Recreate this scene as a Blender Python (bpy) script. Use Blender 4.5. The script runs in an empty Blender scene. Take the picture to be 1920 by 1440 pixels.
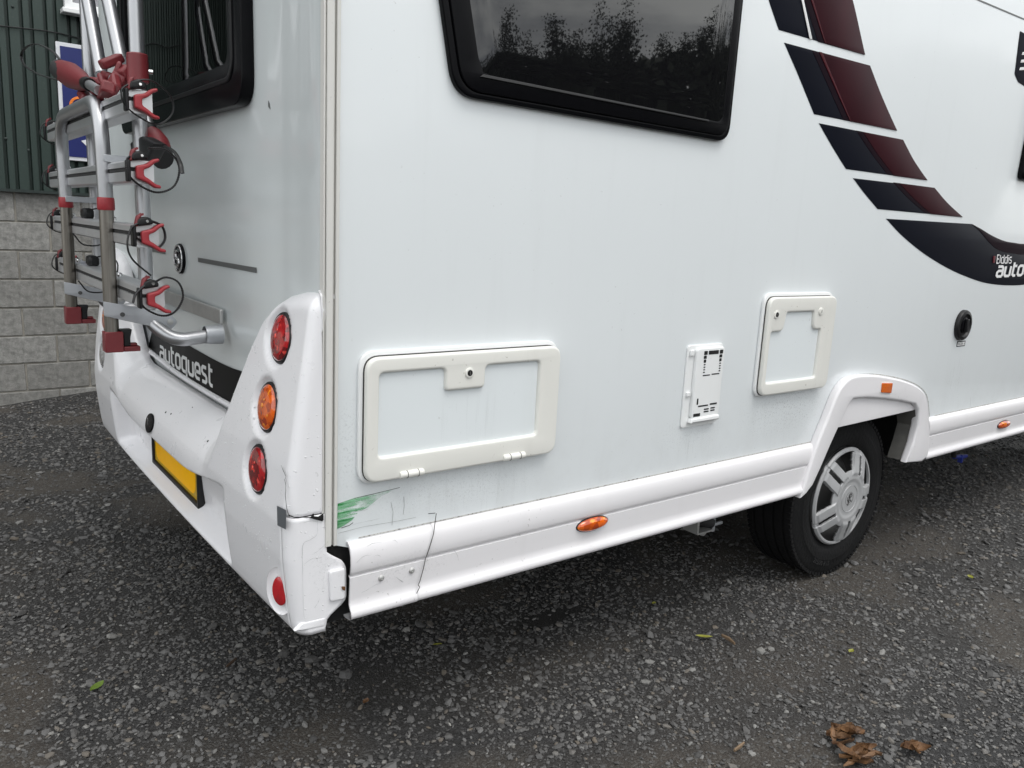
import bpy, bmesh, math, random
import numpy as np
from mathutils import Matrix, Vector, Euler, noise as mn

sc = bpy.context.scene
COL = sc.collection
R_ = math.radians
rnd = random.Random(7)

# ------------------------------------------------------------------ camera
# solved from the vanishing points of the body's edges; world x = along the vehicle, y = across it, z = up
CAMR = np.array([[0.795798788, 0.0775702859, -0.6005723435],
                 [-0.6035266822, 0.1828239175, -0.7760998383],
                 [0.0495967022, 0.9800807446, 0.1923067893]])
CAMC = np.array([-0.71621154, -1.53871733, 1.32570954])
FPX = 1494.26
cam = bpy.data.cameras.new("camera")
cam.sensor_width = 36.0
cam.lens = 36.0 * FPX / 1920.0
cam.clip_start = 0.05
cam.clip_end = 1500
camo = bpy.data.objects.new("camera", cam)
M4 = Matrix.Identity(4)
for i in range(3):
    for j in range(3):
        M4[i][j] = CAMR[i][j]
    M4[i][3] = CAMC[i]
camo.matrix_world = M4
COL.objects.link(camo)
sc.camera = camo

# ------------------------------------------------------------------ light
SUN_EL, SUN_AZ = R_(66), R_(-75)          # direction towards the sun, azimuth measured from +x
wd = bpy.data.worlds.new("World")
sc.world = wd
wd.use_nodes = True
nt = wd.node_tree
nt.nodes.clear()
wo = nt.nodes.new("ShaderNodeOutputWorld")
bg = nt.nodes.new("ShaderNodeBackground")
sky = nt.nodes.new("ShaderNodeTexSky")
sky.sky_type = 'NISHITA'
sky.sun_disc = False
sky.sun_elevation = SUN_EL
sky.sun_rotation = math.pi / 2 - SUN_AZ
sky.dust_density = 2.0
tc = nt.nodes.new("ShaderNodeTexCoord")
mp = nt.nodes.new("ShaderNodeMapping")
mp.inputs["Scale"].default_value = (1.0, 1.0, 3.2)
nz = nt.nodes.new("ShaderNodeTexNoise")
nz.inputs["Scale"].default_value = 3.4
nz.inputs["Detail"].default_value = 8
nz.inputs["Roughness"].default_value = 0.55
nz.inputs["Distortion"].default_value = 0.35
cr = nt.nodes.new("ShaderNodeValToRGB")
cr.color_ramp.elements[0].position = 0.40
cr.color_ramp.elements[0].color = (7.2, 7.55, 8.1, 1)
cr.color_ramp.elements[1].position = 0.60
cr.color_ramp.elements[1].color = (18.3, 18.5, 18.0, 1)
mx = nt.nodes.new("ShaderNodeMix")
mx.data_type = 'RGBA'
mx.inputs["Factor"].default_value = 0.90
nt.links.new(tc.outputs["Generated"], mp.inputs["Vector"])
nt.links.new(mp.outputs["Vector"], nz.inputs["Vector"])
nt.links.new(nz.outputs["Fac"], cr.inputs["Fac"])
nt.links.new(sky.outputs["Color"], mx.inputs["A"])
nt.links.new(cr.outputs["Color"], mx.inputs["B"])
nt.links.new(mx.outputs["Result"], bg.inputs["Color"])
bg.inputs["Strength"].default_value = 0.095
nt.links.new(bg.outputs["Background"], wo.inputs["Surface"])

sl = bpy.data.lights.new("sun", 'SUN')
sl.energy = 1.0
sl.angle = R_(28)
sl.color = (1.0, 0.97, 0.93)
slo = bpy.data.objects.new("sun", sl)
sdir = Vector((math.cos(SUN_EL) * math.cos(SUN_AZ), math.cos(SUN_EL) * math.sin(SUN_AZ), math.sin(SUN_EL)))
slo.rotation_euler = sdir.to_track_quat('Z', 'Y').to_euler()
slo.location = (2, -8, 12)
COL.objects.link(slo)

vs = sc.view_settings
sc.display_settings.display_device = 'sRGB'
vs.view_transform = 'Standard'
vs.look = 'None'
vs.exposure = 0.46
vs.gamma = 1.0
vs.use_curve_mapping = False
sc.cycles.max_bounces = 8
sc.cycles.diffuse_bounces = 4
sc.cycles.glossy_bounces = 4
sc.cycles.transparent_max_bounces = 8
sc.cycles.use_denoising = True

# ------------------------------------------------------------------ measuring helpers (photo pixel -> point on a real plane)
def _on(ax, u, v, k):
    r = CAMR @ np.array([u - 960.0, 720.0 - v, -FPX])
    t = (k - CAMC[ax]) / r[ax]
    return CAMC + t * r
def S(u, v, y=0.0):
    p = _on(1, u, v, y)
    return (float(p[0]), float(p[2]))
def RX(u, v, x=0.0):
    p = _on(0, u, v, x)
    return (float(p[1]), float(p[2]))
def G(u, v, z=0.0):
    p = _on(2, u, v, z)
    return (float(p[0]), float(p[1]))

def smooth(a, b, x):
    t = np.clip((x - a) / (b - a), 0, 1)
    return t * t * (3 - 2 * t)

# ------------------------------------------------------------------ materials
class NT:
    def __init__(self, name):
        self.m = bpy.data.materials.new(name)
        self.m.use_nodes = True
        self.t = self.m.node_tree
        self.b = self.t.nodes["Principled BSDF"]
        self.tc = self.t.nodes.new("ShaderNodeTexCoord")
    def n(self, typ, **kw):
        nd = self.t.nodes.new(typ)
        for k, v in kw.items():
            if k in nd.inputs:
                nd.inputs[k].default_value = v
            else:
                setattr(nd, k, v)
        return nd
    def l(self, a, b):
        self.t.links.new(a, b)
    def mapv(self, scale=(1, 1, 1)):
        m = self.n("ShaderNodeMapping")
        m.inputs["Scale"].default_value = scale
        self.l(self.tc.outputs["Object"], m.inputs["Vector"])
        return m.outputs["Vector"]
    def noise(self, scale, detail=4, vec=None, rough=0.5, dist=0.0):
        n = self.n("ShaderNodeTexNoise", Scale=scale, Detail=detail, Roughness=rough, Distortion=dist)
        self.l(vec if vec else self.tc.outputs["Object"], n.inputs["Vector"])
        return n.outputs["Fac"]
    def ramp(self, fac, a, b, ca=(0, 0, 0, 1), cb=(1, 1, 1, 1)):
        r = self.n("ShaderNodeValToRGB")
        r.color_ramp.elements[0].position = a
        r.color_ramp.elements[0].color = ca
        r.color_ramp.elements[1].position = b
        r.color_ramp.elements[1].color = cb
        self.l(fac, r.inputs["Fac"])
        return r.outputs["Color"]
    def mix(self, fac, a, b):
        m = self.n("ShaderNodeMix", data_type='RGBA')
        if hasattr(fac, "is_output"):
            self.l(fac, m.inputs["Factor"])
        else:
            m.inputs["Factor"].default_value = fac
        for s, x in (("A", a), ("B", b)):
            if hasattr(x, "is_output"):
                self.l(x, m.inputs[s])
            else:
                m.inputs[s].default_value = (*x, 1) if len(x) == 3 else x
        return m.outputs["Result"]
    def math(self, op, a, b=0.0):
        m = self.n("ShaderNodeMath", operation=op)
        for i, x in enumerate((a, b)):
            if hasattr(x, "is_output"):
                self.l(x, m.inputs[i])
            else:
                m.inputs[i].default_value = x
        return m.outputs[0]
    def color(self, x):
        if hasattr(x, "is_output"):
            self.l(x, self.b.inputs["Base Color"])
        else:
            self.b.inputs["Base Color"].default_value = (*x, 1)
    def bump(self, h, strength=0.3, dist=0.01):
        b = self.n("ShaderNodeBump", Strength=strength, Distance=dist)
        self.l(h, b.inputs["Height"])
        self.l(b.outputs["Normal"], self.b.inputs["Normal"])
        return b
    def set(self, **kw):
        for k, v in kw.items():
            self.b.inputs[k.replace("_", " ")].default_value = v
        return self

def simple(name, col, rough=0.5, metal=0.0, coat=0.0, var=0.12, vscale=30, bump=0.0, bscale=200, spec=0.5):
    t = NT(name)
    if var:
        f = t.noise(vscale, 5)
        t.color(t.mix(f, tuple(c * (1 - var) for c in col), tuple(min(1, c * (1 + var)) for c in col)))
    else:
        t.color(col)
    t.set(Roughness=rough, Metallic=metal)
    t.b.inputs["Specular IOR Level"].default_value = spec
    t.b.inputs["Coat Weight"].default_value = coat
    if coat:
        t.b.inputs["Coat Roughness"].default_value = 0.05
    if bump:
        t.bump(t.noise(bscale, 3), bump, 0.002)
    return t.m

def paint(name, col, rough=0.3, coat=0.3, dirt=0.5, dirtcol=(0.2, 0.19, 0.17), drops=False, tint=0.03, low=None):
    """gelcoat / painted aluminium with fly specks, faint vertical streaks and road grime"""
    t = NT(name)
    cl = t.noise(1.3, 4)
    base = t.mix(cl, tuple(c * (1 - tint) for c in col), tuple(min(0.95, c * (1 + tint)) for c in col))
    specks = t.ramp(t.noise(85, 2, rough=0.6), 0.695, 0.74)
    area = t.ramp(t.noise(5.0, 4), 0.42, 0.72)
    f = t.math('MULTIPLY', specks, area)
    f = t.math('MULTIPLY', f, dirt)
    base = t.mix(f, base, dirtcol)
    st = t.ramp(t.noise(1.0, 6, t.mapv((16, 16, 1.1)), 0.6), 0.55, 0.8)
    base = t.mix(t.math('MULTIPLY', st, 0.10 * dirt), base, dirtcol)
    if low:
        sp = t.n("ShaderNodeSeparateXYZ")
        t.l(t.tc.outputs["Object"], sp.inputs[0])
        g = t.n("ShaderNodeMapRange")
        g.inputs["From Min"].default_value = low[1]
        g.inputs["From Max"].default_value = low[0]
        t.l(sp.outputs["Z"], g.inputs["Value"])
        gr = t.ramp(t.noise(9, 7, rough=0.7), 0.45, 0.8)
        base = t.mix(t.math('MULTIPLY', t.math('MULTIPLY', g.outputs[0], gr), 0.22), base, (0.33, 0.32, 0.29))
    t.color(base)
    rr = t.n("ShaderNodeMapRange")
    rr.inputs["To Min"].default_value = rough * 0.85
    rr.inputs["To Max"].default_value = rough * 1.25
    t.l(t.noise(12, 4), rr.inputs["Value"])
    t.l(rr.outputs[0], t.b.inputs["Roughness"])
    t.b.inputs["Coat Weight"].default_value = coat
    t.b.inputs["Coat Roughness"].default_value = 0.06
    if drops:
        v = t.n("ShaderNodeTexVoronoi", Scale=95.0)
        t.l(t.tc.outputs["Object"], v.inputs["Vector"])
        sel = t.ramp(t.noise(40, 2), 0.52, 0.56)
        d = t.ramp(v.outputs["Distance"], 0.08, 0.24, (1, 1, 1, 1), (0, 0, 0, 1))
        t.bump(t.math('MULTIPLY', d, sel), 0.55, 0.0018)
    else:
        t.bump(t.noise(2.6, 3), 0.09, 0.012)
    return t.m

M = {}
M['body'] = paint('body_white', (0.765, 0.798, 0.812), 0.30, 0.25, 0.45, low=(0.55, 0.85))
M['rear'] = paint('rear_silver_white', (0.71, 0.75, 0.755), 0.20, 0.5, 0.06, (0.85, 0.85, 0.85), tint=0.02)
M['bumper'] = paint('bumper_white', (0.80, 0.795, 0.815), 0.28, 0.35, 0.45, drops=True)
M['skirt'] = paint('skirt_white', (0.76, 0.745, 0.76), 0.30, 0.3, 0.6)
M['cream'] = paint('cream_plastic', (0.755, 0.748, 0.705), 0.38, 0.1, 0.8, (0.25, 0.22, 0.17), tint=0.05)
M['white'] = paint('white_plastic', (0.80, 0.81, 0.81), 0.32, 0.1, 0.5)
M['inset'] = paint('door_inset', (0.745, 0.785, 0.80), 0.32, 0.2, 0.35)
M['trim'] = paint('trim_strip', (0.66, 0.65, 0.62), 0.4, 0.05, 0.9, (0.28, 0.27, 0.25))
M['darkplastic'] = simple('dark_grey_plastic', (0.075, 0.072, 0.066), 0.7, var=0.45, vscale=25)
M['dark'] = simple('void_black', (0.006, 0.006, 0.006), 0.9, var=0)
M['under'] = simple('underseal', (0.012, 0.012, 0.012), 0.85, var=0.4, bump=0.4)
M['rubber'] = simple('black_rubber', (0.018, 0.018, 0.019), 0.6, var=0.25, bump=0.25, bscale=300)
M['blackgloss'] = simple('black_gloss_frame', (0.004, 0.004, 0.005), 0.25, var=0.2, vscale=60, spec=0.09)
M['blackplastic'] = simple('black_plastic', (0.010, 0.010, 0.011), 0.42, var=0.25, bump=0.1, spec=0.3)
M['alu'] = simple('anodised_aluminium', (0.47, 0.475, 0.49), 0.36, 0.9, var=0.08, vscale=14)
M['alurail'] = simple('rail_aluminium', (0.66, 0.665, 0.68), 0.38, 0.8, var=0.1, vscale=12)
M['steelbright'] = simple('bright_steel', (0.75, 0.75, 0.75), 0.2, 1.0, var=0)
M['zinc'] = simple('zinc_plate', (0.5, 0.5, 0.49), 0.5, 0.7, var=0.2)
M['chrome'] = simple('chrome', (0.7, 0.7, 0.72), 0.08, 1.0, var=0)
M['plate_grey'] = simple('grey_plate', (0.46, 0.475, 0.50), 0.42, 0.55, var=0.06)
M['red'] = simple('dark_red_nylon', (0.17, 0.021, 0.026), 0.45, var=0.15, vscale=25)
M['redbright'] = simple('bright_red_rubber', (0.32, 0.026, 0.034), 0.42, var=0.12, vscale=30)
M['strap'] = simple('black_strap', (0.012, 0.012, 0.013), 0.42, var=0.2)
M['navy'] = simple('navy_vinyl', (0.0042, 0.0053, 0.0115), 0.4, var=0.15, vscale=6, spec=0.08)
M['bandblack'] = simple('black_vinyl', (0.004, 0.004, 0.004), 0.4, var=0.1, vscale=6, spec=0.07)
M['lettering'] = simple('silver_lettering', (0.66, 0.67, 0.67), 0.35, var=0.05)
M['letterwhite'] = simple('white_lettering', (0.78, 0.78, 0.78), 0.35, var=0.04)
M['greyline'] = simple('grey_vinyl_line', (0.115, 0.12, 0.12), 0.4, var=0.08)
M['tape'] = simple('grey_duct_tape', (0.10, 0.108, 0.118), 0.42, var=0.15)
M['plateyellow'] = simple('yellow_plate', (0.95, 0.48, 0.004), 0.5, spec=0.15, var=0.05)
M['plateedge'] = simple('dull_yellow_plate', (0.48, 0.29, 0.012), 0.35, var=0.12)
M['orange'] = simple('orange_print', (0.8, 0.2, 0.02), 0.5, var=0.04)
M['signblue'] = simple('blue_sign', (0.014, 0.022, 0.135), 0.4, var=0.1, vscale=5)
M['signwhite'] = simple('white_sign', (0.72, 0.73, 0.76), 0.45, var=0.06)
M['blue'] = simple('blue_plastic', (0.018, 0.035, 0.28), 0.45, var=0.2)
M['rust'] = simple('rust', (0.12, 0.05, 0.015), 0.8, var=0.5, vscale=80)
M['scratch'] = simple('scratch_grey', (0.42, 0.43, 0.43), 0.6, var=0.4, vscale=90)
M['crackdark'] = simple('crack_dark', (0.05, 0.048, 0.045), 0.9, var=0.3)
M['curtain'] = simple('curtain_cloth', (0.28, 0.28, 0.30), 0.9, var=0.3, vscale=10)
def droplet():
    t = NT('water_drop')
    t.color((0.80, 0.81, 0.83))
    t.set(Roughness=0.04, IOR=1.33)
    t.b.inputs["Coat Weight"].default_value = 1.0
    return t.m
M['droplet'] = droplet()
M['paper'] = simple('paper_white', (0.75, 0.78, 0.82), 0.8, var=0.2, vscale=12)

def maroon():
    t = NT('maroon_vinyl')
    f = t.noise(2.2, 2, t.mapv((2.0, 1, 0.7)))
    t.color(t.mix(t.ramp(f, 0.3, 0.7), (0.022, 0.0035, 0.007), (0.042, 0.006, 0.011)))
    t.set(Roughness=0.4)
    t.b.inputs["Specular IOR Level"].default_value = 0.08
    return t.m
M['maroon'] = maroon()
M['maroonlight'] = simple('maroon_stripe', (0.11, 0.012, 0.019), 0.35, spec=0.14, var=0.2, vscale=5)
M['maroonedge'] = simple('maroon_edge', (0.060, 0.007, 0.012), 0.4, spec=0.08, var=0.2, vscale=5)
M['maroondark'] = simple('dark_maroon', (0.011, 0.0045, 0.009), 0.4, spec=0.08, var=0.2, vscale=5)

def lens(name, dark, light, hot):
    t = NT(name)
    v = t.n("ShaderNodeTexVoronoi", Scale=62.0)
    t.l(t.tc.outputs["Object"], v.inputs["Vector"])
    c = t.mix(t.ramp(v.outputs["Color"], 0.2, 0.85), dark, light)
    c = t.mix(t.ramp(t.noise(48, 2), 0.60, 0.70), c, hot)  # bright glint spots painted into the lens colour
    t.color(c)
    t.set(Roughness=0.12)
    t.b.inputs["Coat Weight"].default_value = 1.0
    t.b.inputs["Coat Roughness"].default_value = 0.03
    t.bump(v.outputs["Distance"], 0.10, 0.003)
    return t.m
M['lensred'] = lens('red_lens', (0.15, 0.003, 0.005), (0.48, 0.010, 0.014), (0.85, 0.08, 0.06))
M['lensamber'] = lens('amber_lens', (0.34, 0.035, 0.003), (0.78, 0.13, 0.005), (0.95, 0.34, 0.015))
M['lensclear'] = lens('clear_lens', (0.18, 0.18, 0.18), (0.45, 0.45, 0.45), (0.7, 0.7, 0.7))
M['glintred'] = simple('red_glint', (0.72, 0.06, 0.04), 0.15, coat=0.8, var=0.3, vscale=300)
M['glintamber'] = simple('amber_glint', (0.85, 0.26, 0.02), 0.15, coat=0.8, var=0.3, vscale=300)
M['reflred'] = simple('red_reflector', (0.42, 0.012, 0.018), 0.2, coat=0.6, var=0.15, vscale=200)
M['reflamber'] = simple('amber_reflector', (0.62, 0.12, 0.008), 0.25, coat=0.6, var=0.2, vscale=150)

def glass(name, base, alpha):
    t = NT(name)
    t.color(base)
    t.set(Roughness=0.015, IOR=1.62)
    t.bump(t.noise(1.6, 2), 0.03, 0.02)
    if alpha < 1:
        tr = t.n("ShaderNodeBsdfTransparent")
        tr.inputs[0].default_value = (0.34, 0.36, 0.42, 1)
        gl = t.n("ShaderNodeBsdfGlossy", Roughness=0.02)
        fr = t.n("ShaderNodeFresnel", IOR=1.5)
        ms = t.n("ShaderNodeMixShader")
        t.l(fr.outputs[0], ms.inputs[0])
        out = [n for n in t.t.nodes if n.type == 'OUTPUT_MATERIAL'][0]
        t.l(tr.outputs[0], ms.inputs[1])
        t.l(gl.outputs[0], ms.inputs[2])
        t.l(ms.outputs[0], out.inputs["Surface"])
    return t.m
M['glass'] = glass('tinted_acrylic', (0.006, 0.006, 0.007), 1)
M['glassrear'] = glass('tinted_rear_acrylic', (0.006, 0.006, 0.008), 0.6)

def stainless():
    t = NT('stained_stainless')
    f = t.noise(1.0, 4, t.mapv((90, 90, 1.5)))
    t.color(t.mix(t.ramp(f, 0.3, 0.7), (0.10, 0.088, 0.072), (0.34, 0.32, 0.29)))
    t.set(Roughness=0.33, Metallic=0.9)
    return t.m
M['stainless'] = stainless()

def block_mat():
    t = NT('concrete_block')
    oi = t.n("ShaderNodeObjectInfo")
    r = oi.outputs["Random"]
    f = t.noise(26, 8, rough=0.75)
    c = t.mix(t.ramp(f, 0.3, 0.72), (0.150, 0.148, 0.142), (0.42, 0.412, 0.39))
    c = t.mix(t.math('MULTIPLY', r, 0.35), c, (0.13, 0.125, 0.113))
    pale = t.ramp(t.noise(3.2, 6, rough=0.7), 0.60, 0.78)
    c = t.mix(t.math('MULTIPLY', pale, 0.5), c, (0.50, 0.49, 0.46))
    t.color(c)
    t.set(Roughness=0.95)
    t.bump(t.noise(95, 6, rough=0.7), 0.75, 0.006)
    return t.m
M['block'] = block_mat()
M['mortar'] = simple('mortar', (0.40, 0.375, 0.33), 0.95, var=0.3, vscale=25, bump=0.5, bscale=120)

def cladding_mat():
    t = NT('green_cladding')
    f = t.noise(4, 5, t.mapv((1, 1, 0.25)))
    c = t.mix(f, (0.019, 0.036, 0.030), (0.033, 0.052, 0.045))
    g = t.ramp(t.noise(60, 4), 0.62, 0.7)
    c = t.mix(t.math('MULTIPLY', g, 0.2), c, (0.10, 0.11, 0.10))
    t.color(c)
    t.set(Roughness=0.5)
    return t.m
M['cladding'] = cladding_mat()
M['claddingdark'] = simple('flashing', (0.02, 0.03, 0.028), 0.6, var=0.2)

def green_scrape():
    t = NT('green_paint_scrape')
    # streaks run along the scrape, which rises a little towards the front
    mpn = t.n("ShaderNodeMapping")
    mpn.inputs["Rotation"].default_value = (0, R_(12), 0)
    mpn.inputs["Scale"].default_value = (7, 1, 150)
    t.l(t.tc.outputs["Object"], mpn.inputs["Vector"])
    st = t.noise(1.0, 7, mpn.outputs["Vector"], 0.7, 0.4)
    mot = t.noise(150, 4, rough=0.7)
    sp = t.n("ShaderNodeSeparateXYZ")
    t.l(t.tc.outputs["Object"], sp.inputs[0])
    fx = t.n("ShaderNodeMapRange")
    fx.inputs["From Min"].default_value = 0.005
    fx.inputs["From Max"].default_value = 0.13
    fx.inputs["To Min"].default_value = 0.405
    fx.inputs["To Max"].default_value = 0.60
    t.l(sp.outputs["X"], fx.inputs["Value"])
    k = t.math('SUBTRACT', t.math('ADD', t.math('MULTIPLY', st, 0.88), t.math('MULTIPLY', mot, 0.12)), fx.outputs[0])
    c1 = t.ramp(k, 0.0, 0.16, (0.38, 0.68, 0.46, 1), (0.012, 0.22, 0.045, 1))
    t.color(c1)
    t.set(Roughness=0.5)
    al = t.ramp(k, -0.02, 0.05)
    al.node.color_ramp.elements[0].position = 0.0
    wash = t.math('MULTIPLY', t.ramp(t.noise(30, 5), 0.4, 0.7), 0.30)
    tr = t.n("ShaderNodeBsdfTransparent")
    ms = t.n("ShaderNodeMixShader")
    t.l(t.math('MAXIMUM', t.math('MULTIPLY', al, 0.9), wash), ms.inputs[0])
    out = [n for n in t.t.nodes if n.type == 'OUTPUT_MATERIAL'][0]
    t.l(tr.outputs[0], ms.inputs[1])
    t.l(t.b.outputs[0], ms.inputs[2])
    t.l(ms.outputs[0], out.inputs["Surface"])
    return t.m
M['scrape'] = green_scrape()
def dirty_seal():
    t = NT('dirty_sealant')
    f = t.ramp(t.noise(120, 4, rough=0.7), 0.50, 0.64)
    t.color(t.mix(f, (0.50, 0.49, 0.47), (0.10, 0.095, 0.085)))
    t.set(Roughness=0.7)
    return t.m
M['seal'] = dirty_seal()

def tyre_mat():
    t = NT('tyre_rubber')
    f = t.noise(9, 5)
    t.color(t.mix(f, (0.0055, 0.0055, 0.006), (0.010, 0.010, 0.0105)))
    t.set(Roughness=0.8)
    t.b.inputs['Specular IOR Level'].default_value = 0.22
    w = t.n("ShaderNodeTexVoronoi", Scale=70.0)
    t.l(t.mapv((1, 0.35, 1)), w.inputs["Vector"])
    t.bump(w.outputs["Distance"], 0.35, 0.004)
    return t.m
M['tyre'] = tyre_mat()
M['hub'] = simple('silver_wheel_cover', (0.40, 0.403, 0.41), 0.42, 0.12, var=0.1, vscale=18, bump=0.05)
M['rim'] = simple('steel_wheel', (0.09, 0.09, 0.09), 0.5, 0.3, var=0.35, vscale=10)

def ground_mat():
    t = NT('gravelly_ground')
    at = t.n("ShaderNodeAttribute", attribute_name="mud")
    wet = t.n("ShaderNodeAttribute", attribute_name="wet")
    f = t.noise(75, 9, rough=0.85)
    v = t.n("ShaderNodeTexVoronoi", Scale=170.0)
    t.l(t.tc.outputs["Object"], v.inputs["Vector"])
    stone = t.mix(t.ramp(v.outputs["Color"], 0.1, 0.9), (0.010, 0.010, 0.0105), (0.065, 0.065, 0.067))
    stone = t.mix(t.ramp(f, 0.35, 0.65), (0.014, 0.013, 0.012), stone)
    mud = t.mix(t.ramp(f, 0.3, 0.7), (0.030, 0.025, 0.0205), (0.066, 0.056, 0.046))
    mud = t.mix(t.math('MULTIPLY', t.ramp(v.outputs["Color"], 0.55, 0.95), 0.75), mud, (0.12, 0.118, 0.112))
    c = t.mix(at.outputs["Fac"], stone, mud)
    c = t.mix(wet.outputs["Fac"], c, (0.008, 0.007, 0.006))
    t.color(c)
    t.set(Roughness=0.82)
    h = t.math('ADD', t.math('MULTIPLY', v.outputs["Distance"], -0.9), f)
    t.bump(h, 0.75, 0.008)
    return t.m
M['ground'] = ground_mat()

def stone_mat():
    t = NT('slate_stone')
    at = t.n("ShaderNodeAttribute", attribute_name="tone")
    at.attribute_type = 'INSTANCER'
    r = t.n("ShaderNodeValToRGB")
    e = r.color_ramp.elements
    e[0].position, e[0].color = 0.0, (0.036, 0.035, 0.035, 1)
    e[1].position, e[1].color = 1.0, (0.42, 0.41, 0.38, 1)
    for p, c in ((0.40, (0.088, 0.086, 0.085)), (0.66, (0.134, 0.132, 0.132)), (0.74, (0.130, 0.108, 0.084)), (0.80, (0.165, 0.161, 0.155)), (0.93, (0.25, 0.245, 0.235))):
        k = r.color_ramp.elements.new(p)
        k.color = (*c, 1)
    t.l(at.outputs["Fac"], r.inputs["Fac"])
    f = t.noise(3.0, 4)
    c = t.mix(t.math('MULTIPLY', f, 0.5), r.outputs["Color"], (0.05, 0.047, 0.043))
    t.color(c)
    t.set(Roughness=0.7)
    return t.m
M['stone'] = stone_mat()
M['leafgreen'] = simple('green_leaf', (0.10, 0.16, 0.02), 0.5, var=0.3, vscale=40)
M['leafyellow'] = simple('yellow_green_leaf', (0.22, 0.22, 0.03), 0.5, var=0.3, vscale=40)
def leaf_brown():
    t = NT('dead_leaf')
    f = t.noise(28, 6, rough=0.7)
    t.color(t.mix(t.ramp(f, 0.3, 0.7), (0.050, 0.022, 0.010), (0.23, 0.120, 0.052)))
    t.set(Roughness=0.6)
    t.bump(t.noise(60, 4), 0.6, 0.004)
    return t.m
M['leafbrown'] = leaf_brown()
M['twig'] = simple('bark_twig', (0.19, 0.13, 0.08), 0.8, var=0.3, vscale=60)
M['twigdark'] = simple('dark_twig', (0.05, 0.03, 0.018), 0.8, var=0.3, vscale=60)
M['foliage'] = simple('foliage', (0.020, 0.030, 0.014), 0.7, var=0.4, vscale=1.5)
M['trunk'] = simple('bark', (0.06, 0.05, 0.04), 0.9, var=0.3)

# ------------------------------------------------------------------ mesh helpers
class MB:
    def __init__(self):
        self.v, self.f = [], []
    def add(self, vs, fs):
        o = len(self.v)
        self.v += [tuple(map(float, p)) for p in vs]
        self.f += [tuple(i + o for i in f) for f in fs]
        return self
    def box(self, a, b):
        x0, y0, z0 = a
        x1, y1, z1 = b
        vs = [(x0, y0, z0), (x1, y0, z0), (x1, y1, z0), (x0, y1, z0), (x0, y0, z1), (x1, y0, z1), (x1, y1, z1), (x0, y1, z1)]
        return self.add(vs, [(0, 3, 2, 1), (4, 5, 6, 7), (0, 1, 5, 4), (1, 2, 6, 5), (2, 3, 7, 6), (3, 0, 4, 7)])
    def tube(self, pts, r, n=14, caps=True, flat=1.0, ref=None, closed=False):
        pts = [Vector(p) for p in pts]
        rs = r if isinstance(r, (list, tuple)) else [r] * len(pts)
        vs, fs = [], []
        prev = None
        L = len(pts)
        for i, p in enumerate(pts):
            if closed:
                tg = pts[(i + 1) % L] - pts[i - 1]
            elif i == 0:
                tg = pts[1] - pts[0]
            elif i == L - 1:
                tg = pts[-1] - pts[-2]
            else:
                tg = (pts[i + 1] - p).normalized() + (p - pts[i - 1]).normalized()
            tg.normalize()
            if ref is not None:
                a = Vector(ref)
                a = (a - tg * a.dot(tg)).normalized()
            elif prev is None:
                a = tg.orthogonal().normalized()
            else:
                a = (prev - tg * prev.dot(tg)).normalized()
            prev = a
            b = tg.cross(a)
            for k in range(n):
                th = 2 * math.pi * k / n
                vs.append(p + a * (math.cos(th) * rs[i]) + b * (math.sin(th) * rs[i] * flat))
        m = L if closed else L - 1
        for i in range(m):
            j = (i + 1) % L
            for k in range(n):
                k2 = (k + 1) % n
                fs.append((i * n + k, i * n + k2, j * n + k2, j * n + k))
        if caps and not closed:
            fs.append(tuple(range(n))[::-1])
            fs.append(tuple((L - 1) * n + k for k in range(n)))
        return self.add(vs, fs)
    def lathe(self, prof, origin, axis, n=40):
        """prof: (radius, height) pairs along axis"""
        ax = Vector(axis).normalized()
        a = ax.orthogonal().normalized()
        b = ax.cross(a)
        o = Vector(origin)
        vs, fs = [], []
        for (r, h) in prof:
            for k in range(n):
                th = 2 * math.pi * k / n
                vs.append(o + ax * h + (a * math.cos(th) + b * math.sin(th)) * max(r, 1e-5))
        for i in range(len(prof) - 1):
            for k in range(n):
                k2 = (k + 1) % n
                fs.append((i * n + k, i * n + k2, (i + 1) * n + k2, (i + 1) * n + k))
        return self.add(vs, fs)
    def grid(self, P):
        """P[i][j] points"""
        ni, nj = len(P), len(P[0])
        vs = [p for row in P for p in row]
        fs = [(i * nj + j, i * nj + j + 1, (i + 1) * nj + j + 1, (i + 1) * nj + j) for i in range(ni - 1) for j in range(nj - 1)]
        return self.add(vs, fs)
    def plate(self, outer, holes=(), th=0.01, bev=0.002, xf=None, res=2):
        vs, fs = plate_geo(outer, holes, th, bev, res)
        if xf:
            vs = [xf(*p) for p in vs]
        return self.add(vs, fs)

def plate_geo(outer, holes, th, bev, res):
    cu = bpy.data.curves.new("tmp", 'CURVE')
    cu.dimensions = '2D'
    cu.fill_mode = 'BOTH'
    bev = min(bev, th / 2 - 1e-5)
    cu.extrude = th / 2 - bev
    cu.bevel_depth = bev
    cu.bevel_resolution = res
    cu.offset = -bev
    for loop in [outer, *holes]:
        s = cu.splines.new('POLY')
        s.points.add(len(loop) - 1)
        for p, q in zip(s.points, loop):
            p.co = (q[0], q[1], 0, 1)
        s.use_cyclic_u = True
    o = bpy.data.objects.new("tmp", cu)
    COL.objects.link(o)
    dg = bpy.context.evaluated_depsgraph_get()
    me = bpy.data.meshes.new_from_object(o.evaluated_get(dg))
    vs = [(v.co.x, v.co.y, v.co.z + th / 2) for v in me.vertices]
    fs = [tuple(p.vertices) for p in me.polygons]
    bpy.data.objects.remove(o)
    bpy.data.curves.remove(cu)
    bpy.data.meshes.remove(me)
    return vs, fs

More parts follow.
